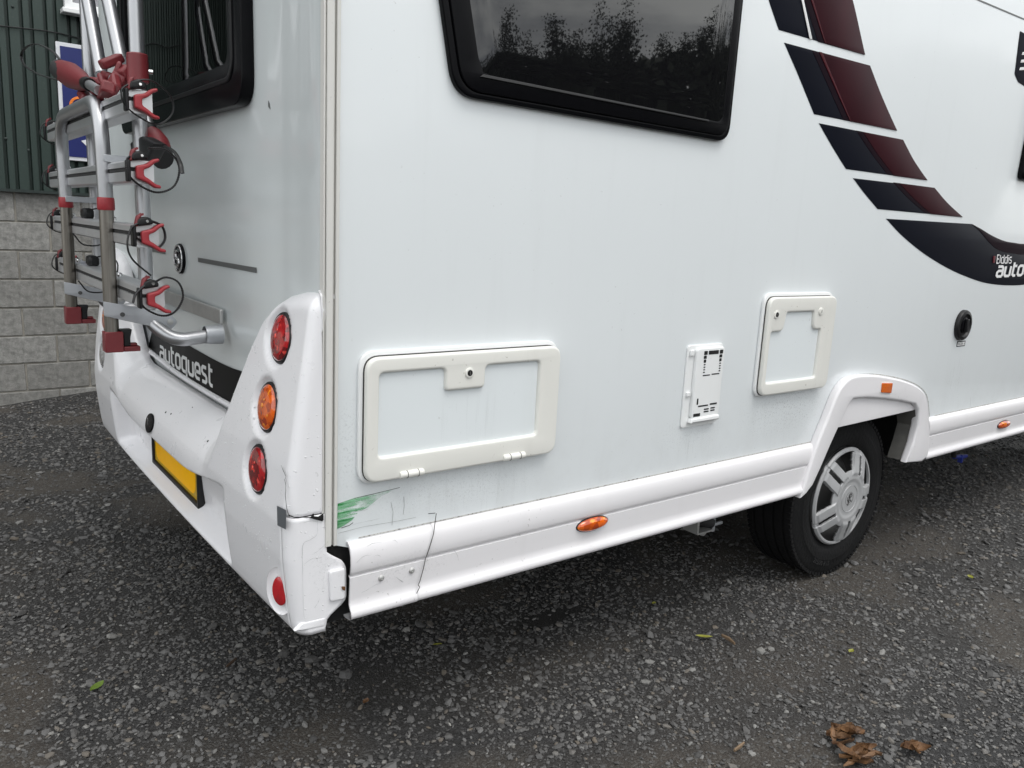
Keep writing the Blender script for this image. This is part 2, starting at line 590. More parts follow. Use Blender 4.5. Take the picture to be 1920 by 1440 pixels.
def sxf(y0):                       # a plate lying on the side wall, rising towards -y
    return lambda a, b, c: (a, y0 - c, b)
def rxf(x0):                       # a plate lying on the rear wall, rising towards -x
    return lambda a, b, c: (x0 - c, a, b)

def rpoly(pts, r, n=5):
    """round the corners of a polygon"""
    out = []
    L = len(pts)
    for i in range(L):
        p0, p, p1 = Vector(pts[i - 1]), Vector(pts[i]), Vector(pts[(i + 1) % L])
        rr = r[i] if isinstance(r, (list, tuple)) else r
        a, b = (p0 - p), (p1 - p)
        d = min(rr, a.length * 0.48, b.length * 0.48)
        A, B = p + a.normalized() * d, p + b.normalized() * d
        for k in range(n + 1):
            t = k / n
            q = A * (1 - t) ** 2 + p * 2 * t * (1 - t) + B * t * t
            out.append((q.x, q.y))
    return out
def rect(x0, z0, x1, z1, r, n=5):
    return rpoly([(x0, z0), (x1, z0), (x1, z1), (x0, z1)], r, n)
def circ(cx, cy, r, n=32, ry=None):
    return [(cx + r * math.cos(2 * math.pi * k / n), cy + (ry or r) * math.sin(2 * math.pi * k / n)) for k in range(n)]
def bez(pts, n=10):
    """smooth path through points (Catmull-Rom)"""
    P = [Vector(p) for p in pts]
    P = [P[0] * 2 - P[1]] + P + [P[-1] * 2 - P[-2]]
    out = []
    for i in range(1, len(P) - 2):
        for k in range(n):
            t = k / n
            a, b, c, d = P[i - 1], P[i], P[i + 1], P[i + 2]
            out.append(0.5 * ((2 * b) + (c - a) * t + (2 * a - 5 * b + 4 * c - d) * t * t + (3 * b - a - 3 * c + d) * t ** 3))
    out.append(P[-2])
    return out
def fillet(pts, r, n=8):
    """polyline with rounded corners, 3-D"""
    P = [Vector(p) for p in pts]
    out = [P[0]]
    for i in range(1, len(P) - 1):
        a, b = P[i - 1] - P[i], P[i + 1] - P[i]
        d = min(r, a.length * 0.49, b.length * 0.49)
        A, B = P[i] + a.normalized() * d, P[i] + b.normalized() * d
        for k in range(n + 1):
            t = k / n
            out.append(A * (1 - t) ** 2 + P[i] * 2 * t * (1 - t) + B * t * t)
    out.append(P[-1])
    return out

def obj(name, mb, mat, parent=None, sharp=38, bevel=0.0, flip=None, label=None):
    me = bpy.data.meshes.new(name)
    me.from_pydata(mb.v, [], mb.f)
    bm = bmesh.new()
    bm.from_mesh(me)
    bmesh.ops.remove_doubles(bm, verts=bm.verts, dist=1e-6)
    if flip is None:
        bmesh.ops.recalc_face_normals(bm, faces=bm.faces)
    bm.to_mesh(me)
    bm.free()
    me.polygons.foreach_set("use_smooth", [True] * len(me.polygons))
    me.set_sharp_from_angle(angle=R_(sharp))
    mats = mat if isinstance(mat, (list, tuple)) else [mat]
    for m in mats:
        me.materials.append(M[m] if isinstance(m, str) else m)
    o = bpy.data.objects.new(name, me)
    COL.objects.link(o)
    if bevel:
        b = o.modifiers.new("bevel", 'BEVEL')
        b.width = bevel
        b.segments = 2
        b.limit_method = 'ANGLE'
        b.angle_limit = R_(40)
    if parent is not None:
        o.parent = parent
        o.matrix_parent_inverse = Matrix.Translation(-ORIG.get(parent.name, Vector()))
    if label:
        o["label"] = label
    return o
ORIG = {}
def tag(o, label, cat, group=None, kind=None):
    if label:
        o["label"] = label
    if cat:
        o["category"] = cat
    if group:
        o["group"] = group
    if kind:
        o["kind"] = kind
    return o
def thing(name, loc, label, cat, group=None):
    o = bpy.data.objects.new(name, None)
    o.location = loc
    o.empty_display_size = 0.2
    COL.objects.link(o)
    ORIG[o.name] = Vector(loc)
    return tag(o, label, cat, group)

# ------------------------------------------------------------------ ground
def mudness(x, y):
    n1 = mn.fractal(Vector((x * 0.9 + 3.1, y * 1.3, 0.3)), 1.0, 2.0, 4)
    n2 = mn.noise(Vector((x * 3.1, y * 3.9, 5.2)))
    v = float(smooth(-0.04, 0.24, n1 + 0.25 * n2))
    # compacted wheel lines running along the yard
    for yt, wdt, k in ((-0.42, 0.20, 0.55), (0.28, 0.15, 0.45), (2.6, 0.25, 0.5), (1.05, 0.2, 0.3)):
        yy_ = yt + 0.10 * math.sin(x * 0.8 + yt * 3) + 0.05 * n1
        v = max(v, k * math.exp(-((y - yy_) / wdt) ** 2) * (0.7 + 0.8 * n2 + 0.5 * n1))
    # the vehicle's usual track in front of the camera is worn to mud
    for cx, cy, rx, ry, k in ((1.6, -0.25, 0.75, 0.20, 0.9), (2.0, 0.0, 0.45, 0.10, 0.5), (0.45, 0.32, 0.5, 0.12, 0.6), (-0.5, 1.7, 0.35, 0.25, 0.6), (3.1, 0.02, 0.35, 0.12, 0.8), (0.9, 0.16, 0.6, 0.10, 0.7)):
        d = ((x - cx) / rx) ** 2 + ((y - cy) / ry) ** 2
        v = max(v, k * math.exp(-d) * (0.75 + 0.6 * n2))
    return min(1.0, max(0.0, v))
def height(x, y):
    h = 0.010 * mn.noise(Vector((x * 1.3, y * 1.3, 0))) + 0.005 * mn.noise(Vector((x * 4.5, y * 4.5, 3)))
    h += 0.07 * float(smooth(4.15, 4.55, y)) * float(smooth(-0.4, 0.5, x))
    return h

xs = list(np.concatenate([[-300, -80, -30, -12, -6, -4], np.arange(-3, 6.51, 0.06), [7.5, 10, 16, 40, 100, 300]]))
ys = list(np.concatenate([[-300, -80, -30, -12, -6, -3], np.arange(-1.6, 4.9, 0.06), [5.6, 8, 14, 40, 120, 300]]))
gm = MB()
gm.grid([[(x, y, height(x, y) if (-3.5 < x < 7 and -2 < y < 5) else 0.0) for y in ys] for x in xs])
ground = obj("ground", gm, 'ground', sharp=180)
ground["kind"] = "structure"
me = ground.data
av = me.attributes.new("mud", 'FLOAT', 'POINT')
aw = me.attributes.new("wet", 'FLOAT', 'POINT')
mudv, wetv = [], []
WET = G(1030, 1155)
for v in me.vertices:
    mudv.append(mudness(v.co.x, v.co.y))
    d = ((v.co.x - WET[0]) / 0.19) ** 2 + ((v.co.y - WET[1]) / 0.055) ** 2
    wetv.append(0.95 * math.exp(-d * d))
av.data.foreach_set("value", mudv)
aw.data.foreach_set("value", wetv)

# loose stones: one object, instanced on points
stones = bpy.data.collections.new("stone_shapes")
for k in range(8):
    bm = bmesh.new()
    bmesh.ops.create_icosphere(bm, subdivisions=1, radius=0.5)
    sx, sy, sz = 1.0, rnd.uniform(0.55, 0.95), rnd.uniform(0.28, 0.6)
    # cut by random planes to get the flat faces of crushed slate
    planes = [(Vector((rnd.gauss(0, 1), rnd.gauss(0, 1), rnd.gauss(0, 1))).normalized(), rnd.uniform(0.26, 0.42)) for _ in range(7)]
    for v in bm.verts:
        for nrm, dd in planes:
            q = v.co.dot(nrm)
            if q > dd:
                v.co -= nrm * (q - dd)
        v.co = Vector((v.co.x * sx * 1.2, v.co.y * sy * 1.2, v.co.z * sz * 1.25))
    m_ = bpy.data.meshes.new("stone")
    bm.to_mesh(m_)
    bm.free()
    m_.materials.append(M['stone'])
    so = bpy.data.objects.new("stone", m_)
    stones.objects.link(so)

rs = np.random.RandomState(5)
camx, camy = CAMC[0], CAMC[1]
fw = np.array([0.6006, 0.7761])
fw /= np.linalg.norm(fw)
P, SC, ROT, TONE, IDX = [], [], [], [], []
def scatter(n, lo, hi, dmin, dmax, smin, smed, smax, keepmud):
    x = rs.uniform(lo[0], hi[0], n)
    y = rs.uniform(lo[1], hi[1], n)
    dx_, dy_ = x - camx, y - camy
    d = np.hypot(dx_, dy_)
    cosang = (dx_ * fw[0] + dy_ * fw[1]) / np.maximum(d, 1e-6)
    ok = (d > dmin) & (d < dmax) & (cosang > math.cos(R_(50))) & (y < 4.5)
    for i in np.nonzero(ok)[0]:
        m = mudness(x[i], y[i])
        if ((x[i] - WET[0]) / 0.16) ** 2 + ((y[i] - WET[1]) / 0.04) ** 2 < 1.0 + rs.normal(0, 0.3) and rs.rand() < 0.9:
            continue
        if rs.rand() < m * keepmud or mn.noise(Vector((x[i] * 1.7, y[i] * 2.3, 9.0))) + rs.normal(0, 0.25) < -0.55:
            continue
        s = float(np.clip(smed * math.exp(rs.normal(0, 0.42)), smin, smax))
        P.append((x[i], y[i], height(x[i], y[i]) + s * 0.10))
        SC.append((s, s, s))
        ROT.append((rs.normal(0, 0.25), rs.normal(0, 0.25), rs.uniform(0, 6.28)))
        TONE.append(float(np.clip(rs.beta(2.2, 2.5), 0, 1)))
        IDX.append(rs.randint(0, 8))
scatter(190000, (-1.8, -1.2), (4.2, 2.4), 0.8, 3.4, 0.0045, 0.0098, 0.032, 0.74)
scatter(190000, (-3.0, -1.2), (6.3, 4.6), 3.4, 7.2, 0.007, 0.0128, 0.040, 0.70)
scatter(900, (-1.8, -1.2), (5.2, 3.6), 0.8, 6.0, 0.022, 0.028, 0.048, 0.6)
pm = bpy.data.meshes.new("gravel")
pm.from_pydata(P, [], [])
for nm, typ, key, dat in (("scl", 'FLOAT_VECTOR', "vector", SC), ("rot", 'FLOAT_VECTOR', "vector", ROT), ("tone", 'FLOAT', "value", TONE), ("idx", 'INT', "value", IDX)):
    a = pm.attributes.new(nm, typ, 'POINT')
    a.data.foreach_set(key, np.array(dat).ravel())
gravel = bpy.data.objects.new("gravel", pm)
pm.materials.append(M['stone'])
COL.objects.link(gravel)
tag(gravel, "loose grey slate gravel spread over the yard", None, kind="stuff")
ng = bpy.data.node_groups.new("scatter_stones", 'GeometryNodeTree')
ng.interface.new_socket("Geometry", in_out='INPUT', socket_type='NodeSocketGeometry')
ng.interface.new_socket("Geometry", in_out='OUTPUT', socket_type='NodeSocketGeometry')
gi, go = ng.nodes.new("NodeGroupInput"), ng.nodes.new("NodeGroupOutput")
ci = ng.nodes.new("GeometryNodeCollectionInfo")
ci.inputs[0].default_value = stones
ci.inputs["Separate Children"].default_value = True
ci.inputs["Reset Children"].default_value = True
ip = ng.nodes.new("GeometryNodeInstanceOnPoints")
ip.inputs["Pick Instance"].default_value = True
def natt(nm, typ):
    n = ng.nodes.new("GeometryNodeInputNamedAttribute")
    n.data_type = typ
    n.inputs[0].default_value = nm
    return [s for s in n.outputs if s.enabled and s.name == "Attribute"][0]
ng.links.new(gi.outputs[0], ip.inputs["Points"])
ng.links.new(ci.outputs[0], ip.inputs["Instance"])
ng.links.new(natt("idx", 'INT'), ip.inputs["Instance Index"])
ng.links.new(natt("rot", 'FLOAT_VECTOR'), ip.inputs["Rotation"])
ng.links.new(natt("scl", 'FLOAT_VECTOR'), ip.inputs["Scale"])
ng.links.new(ip.outputs[0], go.inputs[0])
gmod = gravel.modifiers.new("scatter", 'NODES')
gmod.node_group = ng

# ------------------------------------------------------------------ warehouse behind: block plinth, green cladding
WY = 4.55
wh = thing("warehouse", (0.3, WY, 0), "warehouse with bare grey block base and dark green ribbed cladding behind the motorhome", "building")
COURSE, BL, TOPZ = 0.1855, 0.379, 1.395
core = MB().box((-7, WY + 0.012, -0.3), (9, WY + 0.25, TOPZ - 0.004))
obj("mortar_wall", core, 'mortar', wh)
bmesh_cache = []
for k in range(4):
    r2 = random.Random(40 + k)
    bm = bmesh.new()
    bmesh.ops.create_cube(bm, size=1)
    for v in bm.verts:
        v.co = Vector((v.co.x * (BL - 0.011), v.co.y * 0.09, v.co.z * (COURSE - 0.011)))
        v.co += Vector((r2.uniform(-.002, .002), 0, r2.uniform(-.002, .002)))
    bmesh.ops.bevel(bm, geom=list(bm.edges), offset=0.004, segments=1, affect='EDGES')
    m_ = bpy.data.meshes.new("block")
    bm.to_mesh(m_)
    bm.free()
    m_.materials.append(M['block'])
    bmesh_cache.append(m_)
c0 = 1.332 - 8 * COURSE + COURSE * 0.5
for row in range(-1, 8):
    zc = 1.350 - COURSE * (7 - row) - COURSE * 0.5 + 0.0
    zc = TOPZ - 0.004 - COURSE * (7.5 - row) - 0.0
    off = 0.094 if row % 2 == 0 else -0.095
    for k in range(-6, 9):
        o = bpy.data.objects.new("block", bmesh_cache[(row * 7 + k * 3) % 4])
        COL.objects.link(o)
        o.parent = wh
        o.matrix_parent_inverse = Matrix.Translation(-ORIG[wh.name])
        o.location = (off + (k + 0.5) * BL, WY + 0.045 + rnd.uniform(-.002, .002), zc)
        o.rotation_euler = (0, rnd.uniform(-.003, .003), 0)
# cladding sheets of box profile
PITCH = 0.131
def rib_profile(x0, n):
    pr = []
    for i in range(n):
        x = x0 + i * PITCH
        for g in (0.0, 0.055):
            pr += [(x + g, 0.0), (x + g + 0.004, 0.034), (x + g + 0.019, 0.034), (x + g + 0.023, 0.0)]
    pr.append((x0 + n * PITCH, 0.0))
    return pr
for s in range(-3, 6):
    x0 = -0.142 + s * 7 * PITCH
    pr = rib_profile(x0, 7)
    mb = MB()
    mb.grid([[(x, WY - 0.035 + d, z) for (x, d) in pr] for z in (TOPZ + 0.012, 3.0, 5.2)])
    obj("cladding_sheet", mb, 'cladding', wh, sharp=15, flip=True)
mb = MB().box((-7, WY - 0.045, TOPZ - 0.004), (9, WY + 0.25, TOPZ + 0.014))
obj("drip_flashing", mb, 'claddingdark', wh)
mb = MB().box((-7, WY + 0.03, TOPZ + 0.014), (9, WY + 0.25, 5.2))
obj("backing_wall", mb, 'claddingdark', wh)
for (u, v) in ((23, 13), (53, 282), (114, 23), (10, 560 - 300)):
    x, z = S(u, v, WY - 0.02)
    mb = MB().lathe([(0.0085, 0.0), (0.0085, 0.006), (0.004, 0.010), (0, 0.010)], (x, WY - 0.034, z), (0, -1, 0), 10)
    obj("cladding_screw", mb, 'claddingdark', wh)
pts = []
for k in range(30):
    x = -1.5 + k * 0.1
    pts.append((x, WY - 0.045, 2.385 - 0.03 * (x + 0.1) + 0.012 * math.sin(x * 9) + 0.015 * x * x))
obj("black_cable", MB().tube(pts, 0.004, 6), 'strap', wh)
# small window at the top of the photo
wx0, wz0 = S(119, 20, WY - 0.06)
fr = MB()
fr.plate([(wx0 + 0.004, wz0 + 0.012), (wx0 + 0.9, wz0 + 0.012), (wx0 + 0.9, wz0 + 0.8), (wx0 + 0.004, wz0 + 0.8)],
         [[(wx0 + 0.05, wz0 + 0.055), (wx0 + 0.85, wz0 + 0.055), (wx0 + 0.85, wz0 + 0.75), (wx0 + 0.05, wz0 + 0.75)]], 0.05, 0.004, sxf(WY - 0.035))
w = obj("office_window", fr, 'white', wh)
obj("window_sill", MB().box((wx0 - 0.015, WY - 0.13, wz0 - 0.018), (wx0 + 0.93, WY - 0.035, wz0 + 0.010)), 'white', w, bevel=0.004)
obj("window_pane", MB().box((wx0 + 0.05, WY - 0.06, wz0 + 0.055), (wx0 + 0.85, WY - 0.05, wz0 + 0.75)), 'curtain', w)

# blue sign on the cladding
sx0, sz0, sx1, sz1 = 0.178, 1.613, 0.80, 2.335
sg = thing("wall_sign", (0.49, WY - 0.06, sz0), "blue sign with white border and orange circle fixed on the green cladding", "sign")
obj("sign_board", MB().box((sx0, WY - 0.062, sz0), (sx1, WY - 0.042, sz1)), 'signwhite', sg, bevel=0.002)
obj("blue_panel", MB().box((sx0 + 0.022, WY - 0.066, sz0 + 0.024), (sx1 - 0.022, WY - 0.060, sz1 - 0.024)), 'signblue', sg)
cx_, cz_ = S(150, 200, WY - 0.066)
ring = MB().plate(circ(cx_, cz_, 0.062), [circ(cx_, cz_, 0.047)], 0.003, 0.0005, sxf(WY - 0.0665))
obj("orange_circle", ring, 'orange', sg)
ax_, az_ = S(152, 264, WY - 0.066)
obj("white_chevron", MB().plate([(ax_, az_), (ax_ + 0.09, az_ + 0.03), (ax_ + 0.09, az_ - 0.09)], [], 0.003, 0.0005, sxf(WY - 0.0665)), 'signwhite', sg)

# ------------------------------------------------------------------ far woodland across the yard (seen only mirrored in the side window)
wv, wf = [], []
tr = random.Random(3)
wb = MB()
def leafquad(c, s, up=1.0):
    u = Vector((tr.gauss(0, 1), tr.gauss(0, 1), tr.gauss(0, up))).normalized()
    w_ = u.orthogonal().normalized()
    q = len(wv)
    wv.extend([tuple(c - u * s), tuple(c + w_ * s * 0.5), tuple(c + u * s), tuple(c - w_ * s * 0.5)])
    wf.append((q, q + 1, q + 2, q + 3))
def top_at(x):
    g = float(smooth(6.5, 11.5, x))
    return 2.9 + g * (2.6 + 0.19 * max(0.0, x - 11.0)) + 0.35 * mn.noise(Vector((x * 0.7, 2.0, 0))) + 0.25 * mn.noise(Vector((x * 2.1, 5.0, 0)))
# dense lower mass
for k in range(26000):
    x = tr.uniform(3, 42)
    c = Vector((x, -14 - tr.uniform(0, 1.6), tr.uniform(0.0, 1.0) * (top_at(x) - 0.5)))
    leafquad(c, tr.uniform(0.14, 0.36))
# feathery, uneven tops: upright shoots of different heights
for i in range(170):
    x = tr.uniform(4, 36)
    y0 = -13.9 - tr.uniform(0, 1.6)
    z0 = top_at(x) - 0.9
    hh = tr.uniform(0.6, 1.5) + (0.6 if tr.random() < 0.25 else 0)
    lean = tr.gauss(0, 0.12)
    wdt = tr.uniform(0.25, 0.6)
    for k in range(420):
        t = tr.random() ** 1.2
        r_ = wdt * (1 - t) ** 0.7 * tr.gauss(0, 0.6)
        leafquad(Vector((x + lean * t * hh + r_, y0 + tr.gauss(0, 0.15), z0 + t * hh)), tr.uniform(0.02, 0.055) * (1.4 - 0.7 * t), 1.8)
wb.add(wv, wf)
wood = obj("woodland", wb, 'foliage', flip=True)
tag(wood, "dark woodland edge across the yard", None, kind="stuff")
hedge = MB()
hv, hf = [], []
for k in range(5000):
    c = Vector((tr.uniform(-14, 40), -15 - tr.uniform(0, 3), tr.uniform(0, 1.9) * (0.9 + 0.2 * tr.random())))
    s = tr.uniform(0.12, 0.3)
    u = Vector((tr.gauss(0, 1), tr.gauss(0, 1), tr.gauss(0, 1))).normalized()
    w_ = u.orthogonal().normalized()
    q = len(hv)
    hv += [tuple(c - u * s), tuple(c + w_ * s * 0.6), tuple(c + u * s), tuple(c - w_ * s * 0.6)]
    hf.append((q, q + 1, q + 2, q + 3))
hedge.add(hv, hf)
ho = obj("hedge", hedge, 'foliage', flip=True)
tag(ho, "low dark hedge along the far side of the yard", None, kind="stuff")

# ================================================================== MOTORHOME
W = 2.095
YC = 1.072
LEN = 6.0
mh = thing("motorhome", (2.6, YC, 0), "white motorhome with navy and maroon side stripe and a cracked rear bumper corner", "motorhome")

# --- side wall with wheel-arch cut
A_ = -0.03
arch_cut = [(1.80, 0.56), (2.0, 0.72), (2.12, 0.80), (2.55, 0.76), (2.68, 0.66), (2.70, 0.56)]
side = [(0.004, 0.617), (0.05, 0.600), (0.05, 0.56)] + arch_cut + [(LEN, 0.56), (LEN, 2.90), (0.004, 2.90)]
obj("side_wall", MB().plate(side, [], 0.03, 0.001, sxf(0.03)), 'body', mh)
obj("roof", MB().box((0.0, 0.03, 2.86), (LEN, W - 0.03, 2.90)), 'body', mh)
obj("far_side_wall", MB().box((0.0, W - 0.03, 0.56), (LEN, W, 2.90)), 'body', mh)
obj("front_wall", MB().box((LEN - 0.03, 0.03, 0.56), (LEN, W - 0.03, 2.86)), 'body', mh)
# --- underside
ub = MB().box((0.06, 0.05, 0.57), (1.80, W - 0.05, 0.60))
ub.box((2.72, 0.05, 0.57), (LEN - 0.05, W - 0.05, 0.60))
ub.box((1.80, 0.60, 0.57), (2.72, W - 0.60, 0.60))
ub.box((0.10, 0.62, 0.40), (LEN - 0.2, 0.70, 0.57))
ub.box((0.10, W - 0.70, 0.40), (LEN - 0.2, W - 0.62, 0.57))
ub.box((0.10, 0.30, 0.46), (0.16, W - 0.30, 0.57))
ub.box((1.2, 0.75, 0.36), (1.75, W - 0.8, 0.57))
ub.box((3.0, 0.2, 0.34), (3.9, 0.55, 0.57))
obj("underfloor", ub, 'under', mh)
obj("axle", MB().tube([(2.237, 0.3, 0.335), (2.237, W - 0.3, 0.335)], 0.045, 14), 'under', mh)
# wheel housing
hb = MB()
hb.box((1.80, 0.32, 0.50), (2.72, 0.34, 1.0))
hb.box((1.78, 0.03, 0.84), (2.74, 0.34, 0.86))
hb.add([(1.80, 0.03, 0.45), (1.80, 0.34, 0.45), (2.02, 0.34, 0.84), (2.02, 0.03, 0.84)], [(0, 1, 2, 3)])
hb.add([(2.74, 0.03, 0.46), (2.74, 0.34, 0.46), (2.70, 0.34, 0.84), (2.70, 0.03, 0.84)], [(0, 1, 2, 3)])
obj("wheel_housing", hb, 'under', mh)

# --- corner trim
tx0, tx1 = -0.030, 0.004
tb = MB().box((tx0, -0.006, 0.622), (tx0 + 0.004, 0.012, 2.9))
tb.box((tx0 + 0.0055, -0.010, 0.622), (tx0 + 0.020, 0.012, 2.9))
tb.box((tx0 + 0.0215, -0.004, 0.622), (tx0 + 0.0245, 0.012, 2.9))
tb.box((tx0 + 0.026, -0.009, 0.620), (tx1, 0.010, 2.9))
tb.box((tx0 + 0.0005, 0.000, 0.622), (tx1 - 0.0005, 0.011, 2.899))
obj("corner_trim", tb, 'trim', mh, bevel=0.0012)

# --- rear panel: gently shaped grid
def rear_x(y, z):
    e = min(y, W - y)
    x = -0.026 + 0.030 * float(smooth(0.0, 0.30, e)) - 0.004 * math.exp(-((e - 0.24) / 0.07) ** 2)
    crease = 1.055 - 0.10 * math.exp(-((y - 0.55) / 0.35) ** 2)
    x += 0.010 * float(smooth(crease + 0.05, crease - 0.03, z))
    return x
rp = MB()
yy = list(np.linspace(0.010, 0.6, 50)) + list(np.linspace(0.63, W - 0.6, 30)) + list(np.linspace(W - 0.58, W - 0.010, 24))
zz = list(np.linspace(0.62, 1.4, 50)) + list(np.linspace(1.45, 2.9, 16))
rp.grid([[(rear_x(y, z), y, z) for y in yy] for z in zz])
obj("rear_panel", rp, 'rear', mh, sharp=60)

# --- bumper with corner fenders
ZB = 0.425
ZT_Y = [0, 0.05, 0.10, 0.16, 0.21, 0.255, 0.30, 0.36, 0.42, 0.47, 0.51, 0.56, 1.09]
ZT_Z = [1.180, 1.178, 1.172, 1.160, 1.142, 1.112, 1.055, 0.965, 0.880, 0.822, 0.788, 0.774, 0.772]
H_Z = [0.045] * 6 + [0.05, 0.06, 0.08, 0.105, 0.13, 0.15, 0.17]
XF_Z = [0.42, 0.437, 0.47, 0.52, 0.60, 0.68, 0.80, 0.95, 1.06, 1.18]
XF_X = [0.078, 0.088, 0.094, 0.100, 0.108, 0.110, 0.099, 0.078, 0.062, 0.046]
LAMPS = [(520, 633, 'lensred'), (495, 763, 'lensamber'), (477, 880, 'lensred')]
LAMP_C = []
def ztop(y):
    return float(np.interp(min(y, W - y), ZT_Y, ZT_Z))
def bump_x(y, z, lamps=True):
    e = min(y, W - y)
    X = float(np.interp(z, XF_Z, XF_X)) + 0.014 * (1 - ((y - YC) / YC) ** 2)
    h = float(np.interp(e, ZT_Y, H_Z))
    q = min(1.0, max(0.0, (ztop(y) - z) / h))
    X *= math.sqrt(1 - (1 - q) ** 2)
    # number-plate recess
    ry = float(smooth(0.385, 0.425, e))
    zhi = 0.618 + 0.038 * float(smooth(0.75, 0.38, e))
    rz = float(smooth(zhi, zhi - 0.018, z)) * float(smooth(0.436, 0.472, z))
    X -= 0.066 * ry * rz
    if lamps:
        for (ly, lz) in LAMP_C:
            for yy_ in (ly, W - ly):
                d = math.hypot(y - yy_, z - lz)
                if d < 0.08:
                    X -= 0.013 * float(smooth(0.070, 0.056, d))
    return -X
def onB(u, v, off=0.0, lamps=True):
    x = -0.09
    for _ in range(14):
        y, z = RX(u, v, x)
        x = 0.5 * x + 0.5 * (bump_x(min(max(y, 0.03), W - .03), z, lamps) - off)
    y, z = RX(u, v, x)
    return (x, y, z)
for (u, v, _) in LAMPS:
    p = onB(u, v, lamps=False)
    LAMP_C.append((p[1], p[2]))
REF_C = onB(531, 1112, lamps=False)
RAD = 0.026
RADF = 0.075
# rear edge of the side return, as a function of height (broken lower corner)
def S2(u, v): return S(u, v, -0.004)
XR = [S2(*p) for p in ((608, 1173), (612, 1156), (643, 1126), (647, 1117), (647, 1062), (641, 1049), (611, 1034), (610, 1015), (607, 974), (607, 960), (605, 700), (602, 560))]
XRz = [p[1] for p in XR]
XRx = [p[0] for p in XR]
order = np.argsort(XRz)
XRz = [XRz[i] for i in order]
XRx = [XRx[i] for i in order]
def xr(z):
    return float(np.interp(z, XRz, XRx))
ZCR = S2(570, 968)[1]
SIDEN, ARCN = 8, 9
cols = [('s', k / SIDEN) for k in range(SIDEN)] + [('a', k / ARCN) for k in range(ARCN + 1)]
fy = list(np.linspace(RAD + 0.01, 0.62, 66)) + list(np.linspace(0.65, W - 0.65, 40)) + list(np.linspace(W - 0.62, W - RADF - 0.004, 50))
cols += [('f', y) for y in fy]
cols += [('b', k / ARCN) for k in range(ARCN + 1)] + [('t', k / 4) for k in range(1, 5)]
s_cr = (ZCR - ZB) / (1.18 - ZB)
rows = list(np.linspace(0, s_cr, 32)) + list(np.linspace(s_cr, 1, 66))[1:]
def bpt(c, s, push=0.0):
    kind, t = c
    if kind == 'f':
        zt = ztop(t)
        z = ZB + s * (zt - ZB)
        return (bump_x(t, z), t, z)
    zt = 1.18
    z = ZB + s * (zt - ZB)
    y0 = -0.004 - push
    Xf = bump_x(RAD + 0.012, z, False)
    q = min(1.0, max(0.0, (zt - z) / 0.03))
    inset = 0.012 * (1 - math.sqrt(1 - (1 - q) ** 2))
    if kind in 'sa':
        if kind == 's':
            xs_, xe = xr(z), Xf + RAD
            return (xs_ + (min(xe, xs_ - 1e-4) - xs_) * t, y0 + inset, z)
        a = t * math.pi / 2
        return (min(Xf + RAD, xr(z) - 1e-4) - RAD * math.sin(a) if Xf + RAD < xr(z) else Xf + RAD * (1 - math.sin(a)), y0 + inset + RAD * (1 - math.cos(a)), z)
    Xg = bump_x(W - RADF - 0.004, z, False)
    if kind == 'b':
        a = (1 - t) * math.pi / 2
        return (Xg + RADF * (1 - math.sin(a)), W + 0.004 - inset - RADF * (1 - math.cos(a)), z)
    return (Xg + RADF + (0.01 - Xg - RADF) * t, W + 0.004 - inset, z)
ncorner = SIDEN + ARCN + 1
i_cr = 31
PT = [[bpt(c, s) for c in cols] for s in rows]
ub_ = MB()
nj = len(cols)
vs = [p for r in PT for p in r]
fs = []
for i in range(len(rows) - 1):
    for j in range(nj - 1):
        if i < i_cr and j < ncorner - 1:
            continue
        fs.append((i * nj + j, i * nj + j + 1, (i + 1) * nj + j + 1, (i + 1) * nj + j))
ub_.add(vs, fs)
# bottom return
ub_.grid([[(p[0], p[1], p[2]) for p in PT[0][ncorner - 1:]], [(min(p[0] + 0.05, 0.03), p[1], p[2] - 0.004) for p in PT[0][ncorner - 1:]]])
ub_.f = [t[::-1] for t in ub_.f]
bumper = obj("bumper", ub_, 'bumper', mh, sharp=70, flip=True)
sm = bumper.modifiers.new("solid", 'SOLIDIFY')
sm.thickness = 0.004
sm.offset = -1
# broken lower corner: a piece of its own, sprung a little outwards
PC = [[bpt(c, s, 0.004) for c in cols[:ncorner]] for s in rows[:i_cr + 1]]
for i, r in enumerate(PC):
    g = 1 - i / i_cr
    for j, p in enumerate(r):
        e_ = 1 - max(0.0, (j - SIDEN) / ARCN)
        q_ = PT[i][j]
        r[j] = (q_[0] + (p[0] - q_[0]) * e_, q_[1] + (p[1] - 0.003 * g - q_[1]) * e_, p[2] - 0.002 * e_ * (i / i_cr))
cb = MB().grid(PC)
cb.f = [t[::-1] for t in cb.f]
br = obj("bumper_corner", cb, 'bumper', mh, sharp=60, flip=True, label="broken lower corner of the bumper")
sm = br.modifiers.new("solid", 'SOLIDIFY')
sm.thickness = 0.004
sm.offset = -1
# bottom moulding foot of the corner
p0, p1, p2 = S(552, 1182, -0.005), S(609, 1158, -0.005), S(609, 1172, -0.005)
obj("corner_foot", MB().plate(rpoly([S(549, 1184, -.008), S(566, 1167, -.008), S(609, 1157, -.008), S(608, 1173, -.008), S(575, 1180, -.008)], 0.006), [], 0.012, 0.003, sxf(0.0)), 'bumper', mh)
# raised boss at the break edge
obj("corner_boss", MB().plate(rpoly([S(616, 1070, -.012), S(646, 1063, -.012), S(646, 1122, -.012), S(618, 1128, -.012)], 0.008), [], 0.009, 0.004, sxf(-0.0085)), 'bumper', mh)
obj("rust_spot", MB().plate(rpoly([S(641, 1100, -.02), S(648, 1100, -.02), S(647, 1108, -.02), S(642, 1106, -.02)], 0.002), [], 0.002, 0.0005, sxf(-0.0178)), 'rust', mh)
